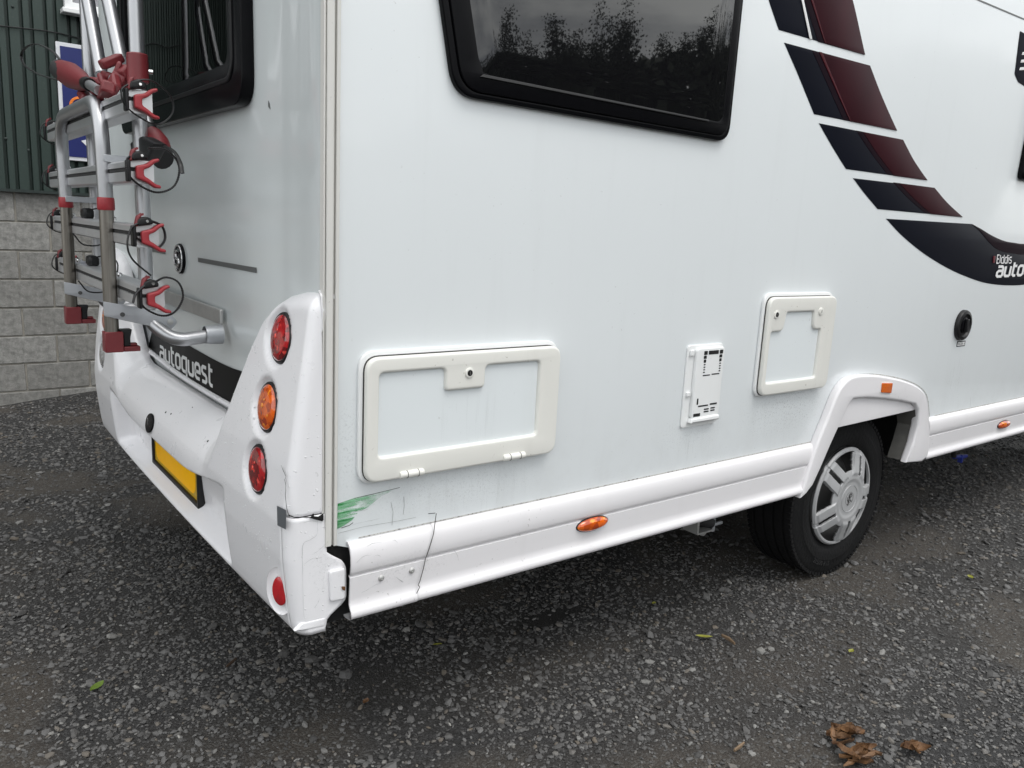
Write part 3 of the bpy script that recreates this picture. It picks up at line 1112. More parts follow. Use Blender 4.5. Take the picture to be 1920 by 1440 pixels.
# dark void behind the break
vb = MB().box((-0.085, 0.012, 0.43), (0.06, 0.05, 0.70))
obj("corner_cavity", vb, 'dark', mh)

def ribbon3(path, wid, nrm):
    """flat strip following a 3-D path, lying across normal nrm"""
    P_ = [Vector(p) for p in path]
    n = Vector(nrm)
    L, Rr_ = [], []
    for i, p in enumerate(P_):
        t = (P_[min(i + 1, len(P_) - 1)] - P_[max(i - 1, 0)]).normalized()
        b = n.cross(t).normalized()
        w_ = wid[i] if isinstance(wid, (list, tuple)) else wid
        L.append(p + b * w_ / 2)
        Rr_.append(p - b * w_ / 2)
    return MB().grid([L, Rr_])
# cracks
crk = [onB(u, v, 0.003) for (u, v) in ((527, 872), (530, 880), (536, 893), (534, 900), (536, 910), (535, 930), (537, 950), (540, 962), (543, 968))]
obj("crack", ribbon3(crk, [0.0005, 0.002, 0.0022, 0.003, 0.0025, 0.003, 0.0035, 0.004, 0.002], (-1, 0, 0)), 'dark', mh, flip=True)
crk = [(*S(u, v, -0.0092),) for (u, v) in ((541, 966), (552, 970), (566, 970), (580, 970), (592, 972), (606, 973))]
obj("crack", ribbon3([(a, -0.0092, b) for a, b in crk], [0.003, 0.0015, 0.0012, 0.002, 0.005, 0.011], (0, -1, 0)), 'dark', mh, flip=True)
obj("crack", MB().plate([S(u, v, -.013) for u, v in ((582, 972), (586, 964), (589, 963), (589, 968), (597, 969), (607, 962), (607, 976), (595, 974))], [], 0.0006, 0.0002, sxf(-0.0118)), 'dark', mh)
tp = [onB(u, v, 0.004) for (u, v) in ((519, 948), (537, 957), (536, 993), (520, 985))]
obj("tape_patch", MB().add(tp, [(0, 1, 2, 3)]), 'tape', mh, flip=True)

# --- rain drops standing on the rear mouldings
dr = random.Random(21)
dm = MB()
cnt = 0
while cnt < 420:
    y = dr.uniform(0.03, 0.62) if dr.random() < 0.7 else dr.uniform(0.62, W - 0.1)
    z = dr.uniform(0.45, 1.16)
    if z > ztop(y) - 0.01 or mn.noise(Vector((y * 5, z * 5, 1))) < -0.15:
        continue
    x = bump_x(y, z)
    r = 0.0009 + 0.0016 * dr.random() ** 2
    k6 = [(x + 0.0002, y + r * math.cos(k * 1.0472), z + r * 1.2 * math.sin(k * 1.0472)) for k in range(6)]
    dm.add(k6 + [(x - r * 0.75, y, z - r * 0.2)], [(k, (k + 1) % 6, 6) for k in range(6)])
    cnt += 1
dob = obj("rain_drops", dm, 'droplet', mh, sharp=180)
dob["kind"] = "stuff"

# --- lamps in the fenders
def round_lamp(name, u, v, mat, r=0.054, mirror=False, at=None):
    if at is None:
        x, y, z = onB(u, v, 0, False)
    else:
        y, z = at
        x = bump_x(y, z, False)
    if mirror:
        y = W - y
    dz_ = (bump_x(y, z + 0.02, False) - bump_x(y, z - 0.02, False)) / 0.04
    nrm = Vector((-1, 0, dz_)).normalized()
    o = Vector((x, y, z)) - nrm * 0.013
    hs = MB().lathe([(r + 0.004, -0.004), (r + 0.004, 0.004), (r + 0.001, 0.007), (r - 0.003, 0.007), (r - 0.003, 0.0)], o, nrm, 48)
    h = obj(name, hs, 'blackplastic', mh)
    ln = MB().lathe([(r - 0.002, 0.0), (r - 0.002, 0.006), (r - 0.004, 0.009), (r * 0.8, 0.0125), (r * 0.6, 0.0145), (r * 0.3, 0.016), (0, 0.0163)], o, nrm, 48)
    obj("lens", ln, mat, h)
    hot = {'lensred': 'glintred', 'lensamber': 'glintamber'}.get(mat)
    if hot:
        for (a, b, rr_) in ((0.004, 0.003, 0.006), (-0.010, -0.012, 0.0035), (0.014, -0.010, 0.004), (-0.006, 0.018, 0.003)):  # small bright domes on the lens: glints put in as colour
            obj("lens_glint", MB().lathe([(rr_, 0.0), (rr_ * 0.8, 0.0012), (0, 0.0016)], o + nrm * (0.0163 - (a * a + b * b) * 4.0) + Vector((0, a, b)), nrm, 7), hot, h)
for k, (u, v, m_) in enumerate(LAMPS):
    nm = ("tail_lamp", "indicator_lamp", "fog_lamp")[k]
    round_lamp(nm, u, v, m_)
    round_lamp(nm if k < 2 else "reversing_lamp", u, v, m_ if k < 2 else 'lensclear', mirror=True, at=LAMP_C[k])
# low red reflector in a dished pocket
x, y, z = REF_C
z += 0.002
pk = MB().lathe([(0.040, 0.006), (0.038, 0.004), (0.029, 0.001), (0.024, 0.002)], (x + 0.001, y + 0.012, z), (-0.92, -0.38, 0), 36)
pk.v = [(a, b, z + (c - z) * 1.4) for a, b, c in pk.v]
pr_ = obj("reflector_pocket", pk, 'bumper', mh)
rf = MB().lathe([(0.022, 0.0), (0.022, 0.006), (0.020, 0.008), (0, 0.008)], (x + 0.000, y + 0.010, z), (-0.92, -0.38, 0), 36)
rf.v = [(a, b, z + (c - z) * 1.5) for a, b, c in rf.v]
obj("reflector", rf, 'reflred', pr_)

# --- number plate
py0, py1, pz0, pz1 = YC - 0.272, YC + 0.272, 0.446, 0.584
px_ = -0.053
pf = MB().plate(rect(py0, pz0, py1, pz1, 0.006), [rect(py0 + 0.014, pz0 + 0.024, py1 - 0.014, pz1 - 0.008, 0.004)], 0.016, 0.003, rxf(px_ + 0.006))
npo = obj("number_plate", pf, 'blackplastic', mh)
obj("plate_face", MB().box((px_ - 0.002, py0 + 0.006, pz0 + 0.008), (px_ + 0.006, py1 - 0.006, pz1 - 0.004)), 'plateedge', npo)
bl = MB().plate(rect(py0 + 0.05, pz0 + 0.034, py1 - 0.03, pz1 - 0.014, 0.045, 8), [], 0.0006, 0.0002, rxf(px_ - 0.0022))
obj("plate_panel", bl, 'plateyellow', npo)
bk = MB().box((-0.052, py0 + 0.002, pz0 + 0.002), (-0.03, py1 - 0.002, pz1 - 0.002))
obj("plate_backing", bk, 'blackplastic', npo)
# maker's badge on the bumper
x, y, z = onB(282, 793, 0.0)
bsl = (bump_x(y, z + 0.03) - bump_x(y, z - 0.03)) / 0.06
bd = MB().plate(circ(0, 0, 0.042, 32, 0.030), [], 0.006, 0.002, lambda a, b, c: (x + b * bsl - c + 0.001, y + a, z + b))
b_ = obj("bumper_badge", bd, 'blackgloss', mh)
x = x - 0.0015
obj("badge_mark", MB().plate(rpoly([(y + 0.004, z - 0.012), (y + 0.010, z - 0.012), (y + 0.014, z + 0.016), (y + 0.007, z + 0.016)], 0.002), [], 0.001, 0.0003, rxf(x - 0.0042)), 'chrome', b_)
obj("badge_mark", MB().plate(rpoly([(y - 0.020, z - 0.014), (y + 0.004, z - 0.018), (y + 0.004, z - 0.008), (y - 0.02, z - 0.006)], 0.002), [], 0.001, 0.0003, rxf(x - 0.0042)), 'maroonlight', b_)
# chips in the bumper ledge
for (u, v, r) in ((311, 773, .004), (321, 776, .0035), (390, 827, .004), (361, 764, .002), (412, 814, .002), (396, 755, .002)):
    x, y, z = onB(u, v, 0.0)
    obj("paint_chip", MB().lathe([(r, 0.0), (r * 0.6, 0.0016), (0, 0.0018)], (x, y, z), (-0.7, 0, 0.7), 8), 'dark', mh)
# groove lines at the left of the plate
for k in range(3):
    y = py1 + 0.016 + k * 0.012
    obj("louvre_slot", MB().box((bump_x(y, 0.53) - 0.0015, y, 0.50), (bump_x(y, 0.53) + 0.004, y + 0.004, 0.567)), 'crackdark', mh)

# --- black band with lettering under the rear panel
def rear_on(u, v, off=0.0):
    x = 0.0
    for _ in range(10):
        y, z = RX(u, v, x)
        x = rear_x(min(max(y, 0.02), W - .02), z) - off
    return (x, y, z)
top_uv = [(466, 700), (430, 688), (390, 668), (350, 645), (310, 620), (285, 604), (262, 590), (250, 583)]
bot_uv = [(449, 764), (410, 742), (370, 718), (330, 692), (300, 668), (275, 648), (258, 633), (252, 624)]
T_ = [rear_on(u, v, 0.0025) for u, v in top_uv]
B_ = [rear_on(u, v, 0.0025) for u, v in bot_uv]
Tb, Bb = bez(T_, 6), bez(B_, 6)
bandg = MB().grid([[a.lerp(b, k / 6) for k in range(7)] for a, b in zip(Tb, Bb)])
# keep every point just proud of the curved panel
bandg.v = [(min(p[0], rear_x(p[1], p[2]) - 0.002), p[1], p[2]) for p in bandg.v]
obj("rear_band", bandg, 'bandblack', mh, flip=True)
# pale grey end of the band (seen left of the hinge tube)
ge = MB().grid([[a.lerp(b, k / 4) for k in range(5)] for a, b in zip(Tb[-14:], Bb[-14:])])
ge.v = [(min(p[0], rear_x(p[1], p[2]) - 0.002) - 0.0012, p[1], p[2]) for p in ge.v]
obj("band_end", ge, 'plate_grey', mh, flip=True)
# white bead between band and bumper
bead = [rear_on(u, v + 6, 0.007) for u, v in bot_uv] + [rear_on(247, 610, 0.004), rear_on(240, 560, 0.004)]
bead = [(p[0], p[1], p[2]) for p in bead]
obj("panel_bead", MB().tube(bez(bead, 6), 0.0085, 8), 'bumper', mh)

# --- stroke lettering
GLY = {
 'a': (0.78, [[(0.06, 1.0), (0.58, 1.0), (0.76, 0.82), (0.76, 0.0)], [(0.76, 0.56), (0.2, 0.56), (0.05, 0.42), (0.05, 0.14), (0.2, 0.0), (0.76, 0.0)]]),
 'u': (0.78, [[(0.05, 1.0), (0.05, 0.16), (0.22, 0.0), (0.74, 0.0)], [(0.74, 1.0), (0.74, -0.02)]]),
 't': (0.55, [[(0.12, 1.38), (0.12, 0.16), (0.28, 0.0), (0.55, 0.0)], [(0.12, 1.0), (0.56, 1.0)]]),
 'o': (0.80, [[(0.05, 0.5), (0.05, 0.16), (0.22, 0.0), (0.58, 0.0), (0.75, 0.16), (0.75, 0.84), (0.58, 1.0), (0.22, 1.0), (0.05, 0.84), (0.05, 0.48)]]),
 'q': (0.80, [[(0.75, -0.42), (0.75, 1.0), (0.22, 1.0), (0.05, 0.84), (0.05, 0.16), (0.22, 0.0), (0.75, 0.0)]]),
 'e': (0.76, [[(0.05, 0.46), (0.72, 0.46), (0.72, 0.84), (0.56, 1.0), (0.22, 1.0), (0.05, 0.84), (0.05, 0.16), (0.22, 0.0), (0.68, 0.0)]]),
 's': (0.70, [[(0.64, 1.0), (0.18, 1.0), (0.05, 0.87), (0.05, 0.66), (0.18, 0.53), (0.52, 0.47), (0.65, 0.34), (0.65, 0.13), (0.52, 0.0), (0.04, 0.0)]]),
 'E': (0.66, [[(0.62, 1.4), (0.05, 1.4), (0.05, 0.0), (0.62, 0.0)], [(0.05, 0.72), (0.55, 0.72)]]),
 'l': (0.16, [[(0.05, 1.4), (0.05, 0.0)]]),
 'd': (0.80, [[(0.75, 1.42), (0.75, 0.0), (0.22, 0.0), (0.05, 0.16), (0.05, 0.84), (0.22, 1.0), (0.75, 1.0)]]),
 'i': (0.16, [[(0.05, 1.0), (0.05, 0.0)], [(0.05, 1.40), (0.05, 1.22)]]),
}
def lettering(text, w, gap=0.26, shear=0.0):
    """yields (strip quads in unit letter space, depth index)"""
    x = 0.0
    out = []
    for ch in text:
        adv, strokes = GLY[ch]
        for si, st in enumerate(strokes):
            P_ = [Vector((x + a, b)) for a, b in st]
            L, R2 = [], []
            for i, p in enumerate(P_):
                d0 = (p - P_[i - 1]).normalized() if i > 0 else (P_[1] - p).normalized()
                d1 = (P_[i + 1] - p).normalized() if i < len(P_) - 1 else d0
                n0, n1 = Vector((-d0.y, d0.x)), Vector((-d1.y, d1.x))
                m_ = (n0 + n1)
                m_ = m_ / max(0.35, m_.dot(n0)) if m_.length > 1e-6 else n0
                L.append(p + m_ * w / 2)
                R2.append(p - m_ * w / 2)
            out.append(([(v.x + shear * v.y, v.y) for v in L], [(v.x + shear * v.y, v.y) for v in R2], si))
        x += adv + gap
    return out, x - gap
def write(name, text, fn, mat, parent, w=0.2, gap=0.26, shear=0.0):
    strips, tot = lettering(text, w, gap, shear)
    mb = MB()
    for L, R2, si in strips:
        mb.grid([[fn(a / tot, b, si * 0.00025) for a, b in L], [fn(a / tot, b, si * 0.00025) for a, b in R2]])
    return obj(name, mb, mat, parent, flip=True)
# rear lettering: base line and x-height measured on the panel
b0, b1 = rear_on(302, 672), rear_on(401, 724)
t0, t1 = rear_on(303, 650), rear_on(403, 697)
def rear_txt(s, h, dep):
    y = b0[1] + (b1[1] - b0[1]) * s
    zb = b0[2] + (b1[2] - b0[2]) * s
    xh = (t0[2] - b0[2]) * (1 - s) + (t1[2] - b1[2]) * s
    z = zb + xh * h
    return (rear_x(y, z) - 0.0034 - dep, y, z)
write("rear_lettering", "autoquest", rear_txt, 'lettering', mh, 0.245, 0.235)

# --- chrome emblem and the two grey lines on the rear panel
ex, ey, ez = rear_on(340, 485)
em = obj("rear_emblem", MB().plate(circ(ey, ez, 0.050, 40, 0.048), [], 0.010, 0.004, rxf(ex + 0.001)), 'blackgloss', mh)
obj("emblem_rim", MB().plate(circ(ey, ez, 0.047, 40, 0.045), [circ(ey, ez, 0.041, 40, 0.039)], 0.004, 0.0015, rxf(ex - 0.0085)), 'chrome', em)
pth = [(ey - 0.026, ez + 0.022), (ey - 0.004, ez + 0.027), (ey + 0.018, ez + 0.018), (ey + 0.014, ez + 0.002), (ey - 0.008, ez - 0.001), (ey - 0.018, ez - 0.014), (ey + 0.002, ez - 0.026), (ey + 0.022, ez - 0.020)]
obj("emblem_figure", MB().tube([Vector((ex - 0.0105, a, b)) for a, b in [(q.x, q.y) for q in bez([Vector((a, b, 0)) for a, b in pth], 5)]], 0.0055, 8), 'chrome', em)
for (a, b) in (((371, 487), (481, 507)), ((310, 473), (262, 464))):
    q = [rear_on(a[0] + (b[0] - a[0]) * k / 8, a[1] + (b[1] - a[1]) * k / 8, 0.0015) for k in range(9)]
    obj("grey_line", ribbon3(q, 0.0135, (-1, 0, 0)), 'greyline', mh, flip=True)
# paint chip on the rear panel
x, y, z = rear_on(505, 196)
obj("paint_chip", MB().plate(rpoly([(y - .008, z - .012), (y + .006, z - .004), (y + .004, z + .010), (y - .004, z + .002)], 0.002), [], 0.0012, 0.0004, rxf(x)), 'greyline', mh)

# --- rear window
wy0, wy1 = YC - 0.605, YC + 0.70
wz0 = 1.588
outer = rpoly([(wy0, wz0), (wy1, wz0), (wy1 - 0.02, 2.35), (wy0 + 0.02, 2.35)], 0.070, 8)
inner = rpoly([(wy0 + 0.105, wz0 + 0.105), (wy1 - 0.105, wz0 + 0.105), (wy1 - 0.12, 2.25), (wy0 + 0.12, 2.25)], 0.04, 6)
rw = obj("rear_window", MB().plate(outer, [inner], 0.032, 0.004, rxf(0.004), 3), 'blackgloss', mh)
obj("window_pane", MB().plate(rpoly([(wy0 + 0.09, wz0 + 0.09), (wy1 - 0.09, wz0 + 0.09), (wy1 - 0.11, 2.26), (wy0 + 0.11, 2.26)], 0.05), [], 0.004, 0.001, rxf(-0.018)), 'glassrear', rw)
obj("inner_bead", MB().plate(rpoly([(wy0 + 0.058, wz0 + 0.058), (wy1 - 0.058, wz0 + 0.058), (wy1 - 0.08, 2.29), (wy0 + 0.08, 2.29)], 0.06, 7), [rpoly([(wy0 + 0.07, wz0 + 0.07), (wy1 - 0.07, wz0 + 0.07), (wy1 - 0.092, 2.278), (wy0 + 0.092, 2.278)], 0.052, 7)], 0.006, 0.0025, rxf(-0.0265)), 'blackplastic', rw)
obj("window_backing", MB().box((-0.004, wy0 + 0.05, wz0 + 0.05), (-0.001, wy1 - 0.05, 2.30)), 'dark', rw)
cb_ = MB()
for (y0_, w_) in ((wy0 + 0.24, 0.022), (wy0 + 0.46, 0.03), (wy0 + 0.30, 0.014)):
    cb_.tube([(-0.009, y0_ + 0.012 * math.sin(k), wz0 + 0.13 + k * 0.06) for k in range(11)], w_ / 2, 8, flat=0.16, ref=(0, 1, 0))
obj("curtain", cb_, 'curtain', rw)
obj("paper_sheet", MB().add([(-0.012, wy0 + 0.175, wz0 + 0.27), (-0.012, wy0 + 0.185, wz0 + 0.17), (-0.012, wy0 + 0.30, wz0 + 0.115), (-0.012, wy0 + 0.345, wz0 + 0.14), (-0.012, wy0 + 0.27, wz0 + 0.28)], [(0, 1, 2, 3, 4)]), 'paper', rw, flip=True)
obj("paper_sheet", MB().add([(-0.0135, wy0 + 0.19, wz0 + 0.185), (-0.0135, wy0 + 0.20, wz0 + 0.13), (-0.0135, wy0 + 0.26, wz0 + 0.125), (-0.0135, wy0 + 0.25, wz0 + 0.19)], [(0, 1, 2, 3)]), 'signblue', rw, flip=True)

# --- side window
yw = -0.018
o_pts = [S(850, 165, yw), S(1352, 268, yw), (1.216, 2.30), (0.085, 2.30)]
zb_ = 1.600
outer = rpoly([(0.268, zb_), (1.203, zb_ - 0.004), (1.210, 2.36), (0.100, 2.36)], [0.055, 0.05, 0.08, 0.08], 8)
mid = rpoly([(0.285, zb_ + 0.014), (1.190, zb_ + 0.011), (1.197, 2.345), (0.118, 2.345)], [0.05, 0.045, 0.07, 0.07], 8)
inn = rpoly([(0.330, zb_ + 0.055), (1.160, zb_ + 0.045), (1.165, 2.31), (0.168, 2.31)], [0.04, 0.03, 0.06, 0.06], 8)
sw = obj("side_window", MB().plate(outer, [mid], 0.017, 0.004, sxf(0.001), 3), 'blackgloss', mh)
obj("pane_edge", MB().plate(mid, [inn], 0.021, 0.002, sxf(0.001), 2), 'blackgloss', sw)
# slightly bulged pane
pg = MB()
nx, nzz = 44, 30
rowsP = []
for i in range(nzz + 1):
    tz = i / nzz
    z = zb_ + 0.044 + tz * (2.312 - zb_ - 0.044)
    xa = 0.327 - (z - zb_ - 0.05) * 0.2433
    xb = 1.164
    rr = []
    for j in range(nx + 1):
        s = j / nx
        ed = min(s * (xb - xa), (1 - s) * (xb - xa), tz * 0.66, (1 - tz) * 0.66)
        rr.append((xa + (xb - xa) * s, -0.0195 - 0.003 * float(smooth(0.0, 0.05, ed)), z))
    rowsP.append(rr)
pg.grid(rowsP)
obj("window_pane", pg, 'glass', sw, sharp=180)
obj("frame_highlight", MB().plate(rpoly([(0.326, zb_ + 0.045), (1.10, zb_ + 0.040), (1.10, zb_ + 0.045), (0.335, zb_ + 0.052)], 0.002), [], 0.003, 0.0012, sxf(-0.0205)), 'rubber', sw)

# --- habitation door edge at the right border, small dark panel above it, roof seam
dz0 = S(1912, 338)[1]
dx0 = S(1911, 300)[0]
dw = obj("door_window", MB().plate(rpoly([(dx0, dz0), (dx0 + 0.42, dz0), (dx0 + 0.46, dz0 + 0.80), (dx0 + 0.055, dz0 + 0.80)], 0.035), [], 0.028, 0.008, sxf(0.001)), 'blackgloss', mh)
a_ = S(1912, 58)
nb = obj("navy_sticker", MB().plate(rpoly([(a_[0], a_[1]), (a_[0] + 0.5, a_[1] - 0.02), (a_[0] + 0.5, a_[1] - 0.23), (a_[0] + 0.06, a_[1] - 0.19), (a_[0] + 0.015, a_[1] - 0.165)], 0.008), [], 0.0012, 0.0003, sxf(-0.0005)), 'navy', mh)
for k in range(3):
    obj("sticker_wave", MB().plate(rpoly([(a_[0] + 0.05, a_[1] - 0.145 + k * 0.03), (a_[0] + 0.3, a_[1] - 0.10 + k * 0.03), (a_[0] + 0.3, a_[1] - 0.088 + k * 0.03), (a_[0] + 0.055, a_[1] - 0.133 + k * 0.03)], 0.003), [], 0.0008, 0.0002, sxf(-0.0017)), 'letterwhite', nb)
q = [S(u, v, -0.001) for u, v in ((1810, -14), (1835, 0), (1880, 19), (1925, 38))]
q = [(q[0][0] - 0.8, q[0][1] - 0.02)] + q + [(q[-1][0] + 1.5, q[-1][1] + 0.03)]
obj("panel_seam", ribbon3([(a, -0.0008, b) for a, b in q], 0.006, (0, -1, 0)), 'greyline', mh, flip=True)

# --- swooping decal
def decal(name, uv, mat, off=0.0012, smoothn=0):
    pts = [S(u, v) for u, v in uv]
    return obj(name, MB().plate(pts, [], 0.0008, 0.0002, sxf(-off + 0.0008)), mat, mh, flip=None)
def curve_uv(uv, n=6):
    return [(p.x, p.y) for p in bez([Vector((u, v, 0)) for u, v in uv], n)]
Lc = curve_uv([(1424, -60), (1441, 0), (1460, 56), (1470, 80), (1498, 145), (1526, 214), (1535, 231), (1560, 275), (1586, 317), (1599, 334), (1620, 362), (1645, 392)], 6)
Rc = curve_uv([(1580, -60), (1600, 10), (1621, 103), (1630, 123), (1652, 180), (1681, 245), (1692, 262), (1712, 300), (1738, 338), (1751, 352), (1775, 380), (1804, 407)], 6)
def seg(a, b, r0, r1):
    return [p for p in Lc[a:b + 1]], [p for p in Rc[r0:r1 + 1]]
SEGS = [(0, 12), (18, 30), (36, 48), (54, 66)]
for k, (a, b) in enumerate(SEGS):
    lft, rgt = Lc[a:b + 1], Rc[a:b + 1]
    decal("stripe_segment", lft + rgt[::-1], 'navy')
    # maroon half: inner boundary moves across the band
    mid_ = []
    for i, (l, r) in enumerate(zip(lft, rgt)):
        t = i / (len(lft) - 1)
        f0 = (0.47, 0.40, 0.52, 0.57)[k] + t * (0.06, 0.03, 0.07, 0.06)[k]
        mid_.append((l[0] + (r[0] - l[0]) * f0, l[1] + (r[1] - l[1]) * f0))
    mid0 = [(m_[0] - 12, m_[1] - 2.5) for m_ in mid_]
    decal("stripe_maroon", mid0 + rgt[::-1], 'maroondark', 0.0020)
    decal("stripe_maroon", mid_ + rgt[::-1], 'maroon', 0.0028)
    if k < 2:
        edge = [(p[0] + 6 - 4 * i / 12, p[1] + 1.2) for i, p in enumerate(mid_)]
        decal("stripe_edge", mid_ + edge[::-1], 'maroonedge', 0.0036)
decal("stripe_gap_line", [(1503, -8), (1521, 74), (1516, 73), (1499, -8)], 'letterwhite', 0.0042)
Lb = curve_uv([(1661, 410), (1690, 441), (1730, 474), (1775, 502), (1815, 520), (1850, 531), (1890, 535), (1925, 533), (1990, 522)], 6)
Rb = curve_uv([(1822, 420), (1840, 430), (1858, 441), (1880, 451), (1900, 455), (1925, 457), (1990, 450)], 8)
decal("stripe_sweep", Lb + Rb[::-1], 'navy')
Rm = [(u - 2, v + 20 * float(smooth(1822, 1875, u))) for u, v in Rb]
decal("stripe_maroon", Rb + Rm[::-1], 'maroondark', 0.0022)
# side lettering
def side_txt(p00, p10, p01):
    a, b, c = S(*p00), S(*p10), S(*p01)
    def fn(s, h, dep):
        return (a[0] + (b[0] - a[0]) * s + (c[0] - a[0]) * h, -0.0030 - dep, a[1] + (b[1] - a[1]) * s + (c[1] - a[1]) * h)
    return fn
write("maker_lettering", "Elddis", side_txt((1867.2, 493.5), (1895, 493), (1868.3, 482.5)), 'letterwhite', mh, 0.2, 0.20)
write("side_lettering", "autoquest", side_txt((1866, 518.5), (1975, 512), (1870, 500)), 'letterwhite', mh, 0.27, 0.24)
obj("maker_mark", MB().plate(rpoly([S(1860, 493), S(1864, 493), S(1865.5, 480), S(1861, 480)], 0.004), [], 0.0008, 0.0002, sxf(-0.0026)), 'maroonlight', mh)

# --- access doors
def ring_door(name, x0, z0, x1, z1, inner, tilt=0.0):
    seal = MB().plate(rect(x0 - 0.002, z0 - 0.002, x1 + 0.002, z1 + 0.004, 0.040, 7), [], 0.010, 0.003, sxf(0.0))
    s = obj(name, seal, 'white', mh)
    gap = MB().plate(rect(x0 + 0.0072, z0 + 0.0022, x1 - 0.001, z1 - 0.0062, 0.036, 7), [], 0.004, 0.001, sxf(-0.0085))
    obj("rubber_seal", gap, 'crackdark', s)
    fr_ = MB().plate(rect(x0 + 0.008, z0 + 0.004, x1, z1 - 0.008, 0.034, 8), [inner], 0.018, 0.007, sxf(-0.010), 4)
    f_ = obj("door_frame", fr_, 'cream', s)
    xs_ = [p[0] for p in inner]
    zs_ = [p[1] for p in inner]
    obj("door_inset", MB().box((min(xs_) - 0.006, -0.0185, min(zs_) - 0.006), (max(xs_) + 0.006, -0.0125, max(zs_) + 0.006)), 'inset', s)
    return s
Yl = -0.026
i0, i1, i2, i3 = S(711, 697, Yl), S(1012, 680, Yl), S(1005, 815, Yl), S(711, 858, Yl)
xa, xb, za, zb2 = (i0[0] + i3[0]) / 2, (i1[0] + i2[0]) / 2, (i2[1] + i3[1]) / 2, (i0[1] + i1[1]) / 2
n0, n1, n2 = S(836, 692, Yl)[0], S(911, 686, Yl)[0], S(873, 730, Yl)[1]
inner = rpoly([(xa, za), (xb, za), (xb, zb2), (n1, zb2), (n1, n2), (n0, n2), (n0, zb2), (xa, zb2)], [0.012, 0.012, 0.012, 0.014, 0.012, 0.012, 0.014, 0.012], 4)
l0, l1 = S(671, 660, -0.012), S(1034, 849, -0.02)
lk = ring_door("locker_door", 0.053, 0.752, 0.608, 1.046, inner)
def key_lock(u, v, parent, r=0.012, dark=True):
    x, z = S(u, v, -0.028)
    c = obj("lock", MB().lathe([(r, 0.0), (r, 0.003), (r - 0.002, 0.004), (r * 0.62, 0.004), (r * 0.6, 0.002)], (x, -0.0275, z), (0, -1, 0), 24), 'cream', parent)
    obj("lock_barrel", MB().lathe([(r * 0.58, 0.0), (r * 0.58, 0.0045), (0, 0.0045)], (x, -0.0275, z), (0, -1, 0), 20), 'blackplastic' if dark else 'cream', c)
    obj("key_slot", MB().box((x - r * 0.1, -0.0326, z - r * 0.35), (x + r * 0.1, -0.0318, z + r * 0.35)), 'steelbright' if dark else 'crackdark', c)
key_lock(880, 699, lk, 0.012)
for (ua, va, ub2, vb2) in ((750, 893, 795, 883), (944, 860, 985, 852)):
    a, b = S(ua, va, -0.03), S(ub2, vb2, -0.03)
    zc = (a[1] + b[1]) / 2
    hgm = MB().tube([(a[0], -0.028, zc), (a[0] + 0.003, -0.028, zc), (b[0] - 0.003, -0.028, zc), (b[0], -0.028, zc)], [0.006, 0.0085, 0.0085, 0.006], 16)
    h = obj("hinge", hgm, 'cream', lk)
    obj("hinge_joint", MB().tube([(a[0] + (b[0] - a[0]) * 0.28, -0.028, zc), (a[0] + (b[0] - a[0]) * 0.30, -0.028, zc)], 0.0092, 16), 'crackdark', h)
    obj("hinge_joint", MB().tube([(a[0] + (b[0] - a[0]) * 0.74, -0.028, zc), (a[0] + (b[0] - a[0]) * 0.76, -0.028, zc)], 0.0092, 16), 'crackdark', h)
# toilet hatch
Yl = -0.025
h0 = [S(u, v, Yl) for u, v in ((1470, 610), (1462, 603), (1474, 578), (1521, 574), (1529, 600), (1541, 600), (1528, 705), (1433, 717))]
xa, xb = S(1441, 660, Yl)[0], S(1533, 655, Yl)[0]
za, zb2 = 0.871, 1.100
inner = rpoly([(xa, za), (xb, za), (xb, zb2 - 0.062), (xb - 0.045, zb2 - 0.062), (xb - 0.052, zb2), (xa + 0.075, zb2), (xa + 0.066, zb2 - 0.062), (xa, zb2 - 0.062)], [0.01, 0.01, 0.008, 0.022, 0.008, 0.008, 0.022, 0.008], 5)
th = ring_door("toilet_hatch", 1.463, 0.824, 1.858, 1.158, inner)
key_lock(1456, 590, th, 0.013)
key_lock(1539, 584, th, 0.013, False)

# --- heater flue vent
x0, x1, z0, z1 = 1.120, 1.284, 0.757, 1.010
vt = obj("heater_vent", MB().plate(rect(x0, z0, x1, z1, 0.012), [], 0.006, 0.002, sxf(0.0)), 'white', mh)
cx0, cx1, cz0, cz1 = x0 + 0.030, x1 - 0.004, z0 + 0.028, z1 - 0.008
obj("vent_cowl", MB().plate(rect(cx0, cz0, cx1, cz1, 0.014), [], 0.013, 0.005, sxf(-0.005), 3), 'white', vt)
obj("vent_clip", MB().box((x0 + 0.008, -0.012, z1 - 0.032), (x0 + 0.026, -0.006, z1 - 0.014)), 'white', vt, bevel=0.002)
obj("vent_clip", MB().box((x0 + 0.008, -0.012, z0 + 0.098), (x0 + 0.026, -0.006, z0 + 0.112)), 'white', vt, bevel=0.002)
CW, CH = cx1 - cx0, cz1 - cz0
def slot(fx0, fz0, fx1, fz1, y=-0.0182):
    obj("vent_slot", MB().plate(rect(cx0 + fx0 * CW, cz0 + fz0 * CH, cx0 + fx1 * CW, cz0 + fz1 * CH, 0.002, 2), [], 0.0006, 0.0002, sxf(y)), 'dark', vt)
slot(0.40, 0.90, 0.76, 0.955)
for fx0, fx1 in ((0.24, 0.36), (0.80, 0.92)):
    slot(fx0, 0.90, fx1, 0.955)
    slot(fx0, 0.845, fx1 - 0.02, 0.89)
    slot(fx0 + 0.01, 0.79, fx1 - 0.03, 0.835)
    for k in range(4):
        slot(fx0 + 0.02, 0.755 - k * 0.036, fx0 + 0.085, 0.772 - k * 0.036)
slot(0.26, 0.602, 0.52, 0.618)
slot(0.58, 0.608, 0.86, 0.624)
slot(0.14, 0.20, 0.19, 0.29)
slot(0.20, 0.165, 0.56, 0.185)
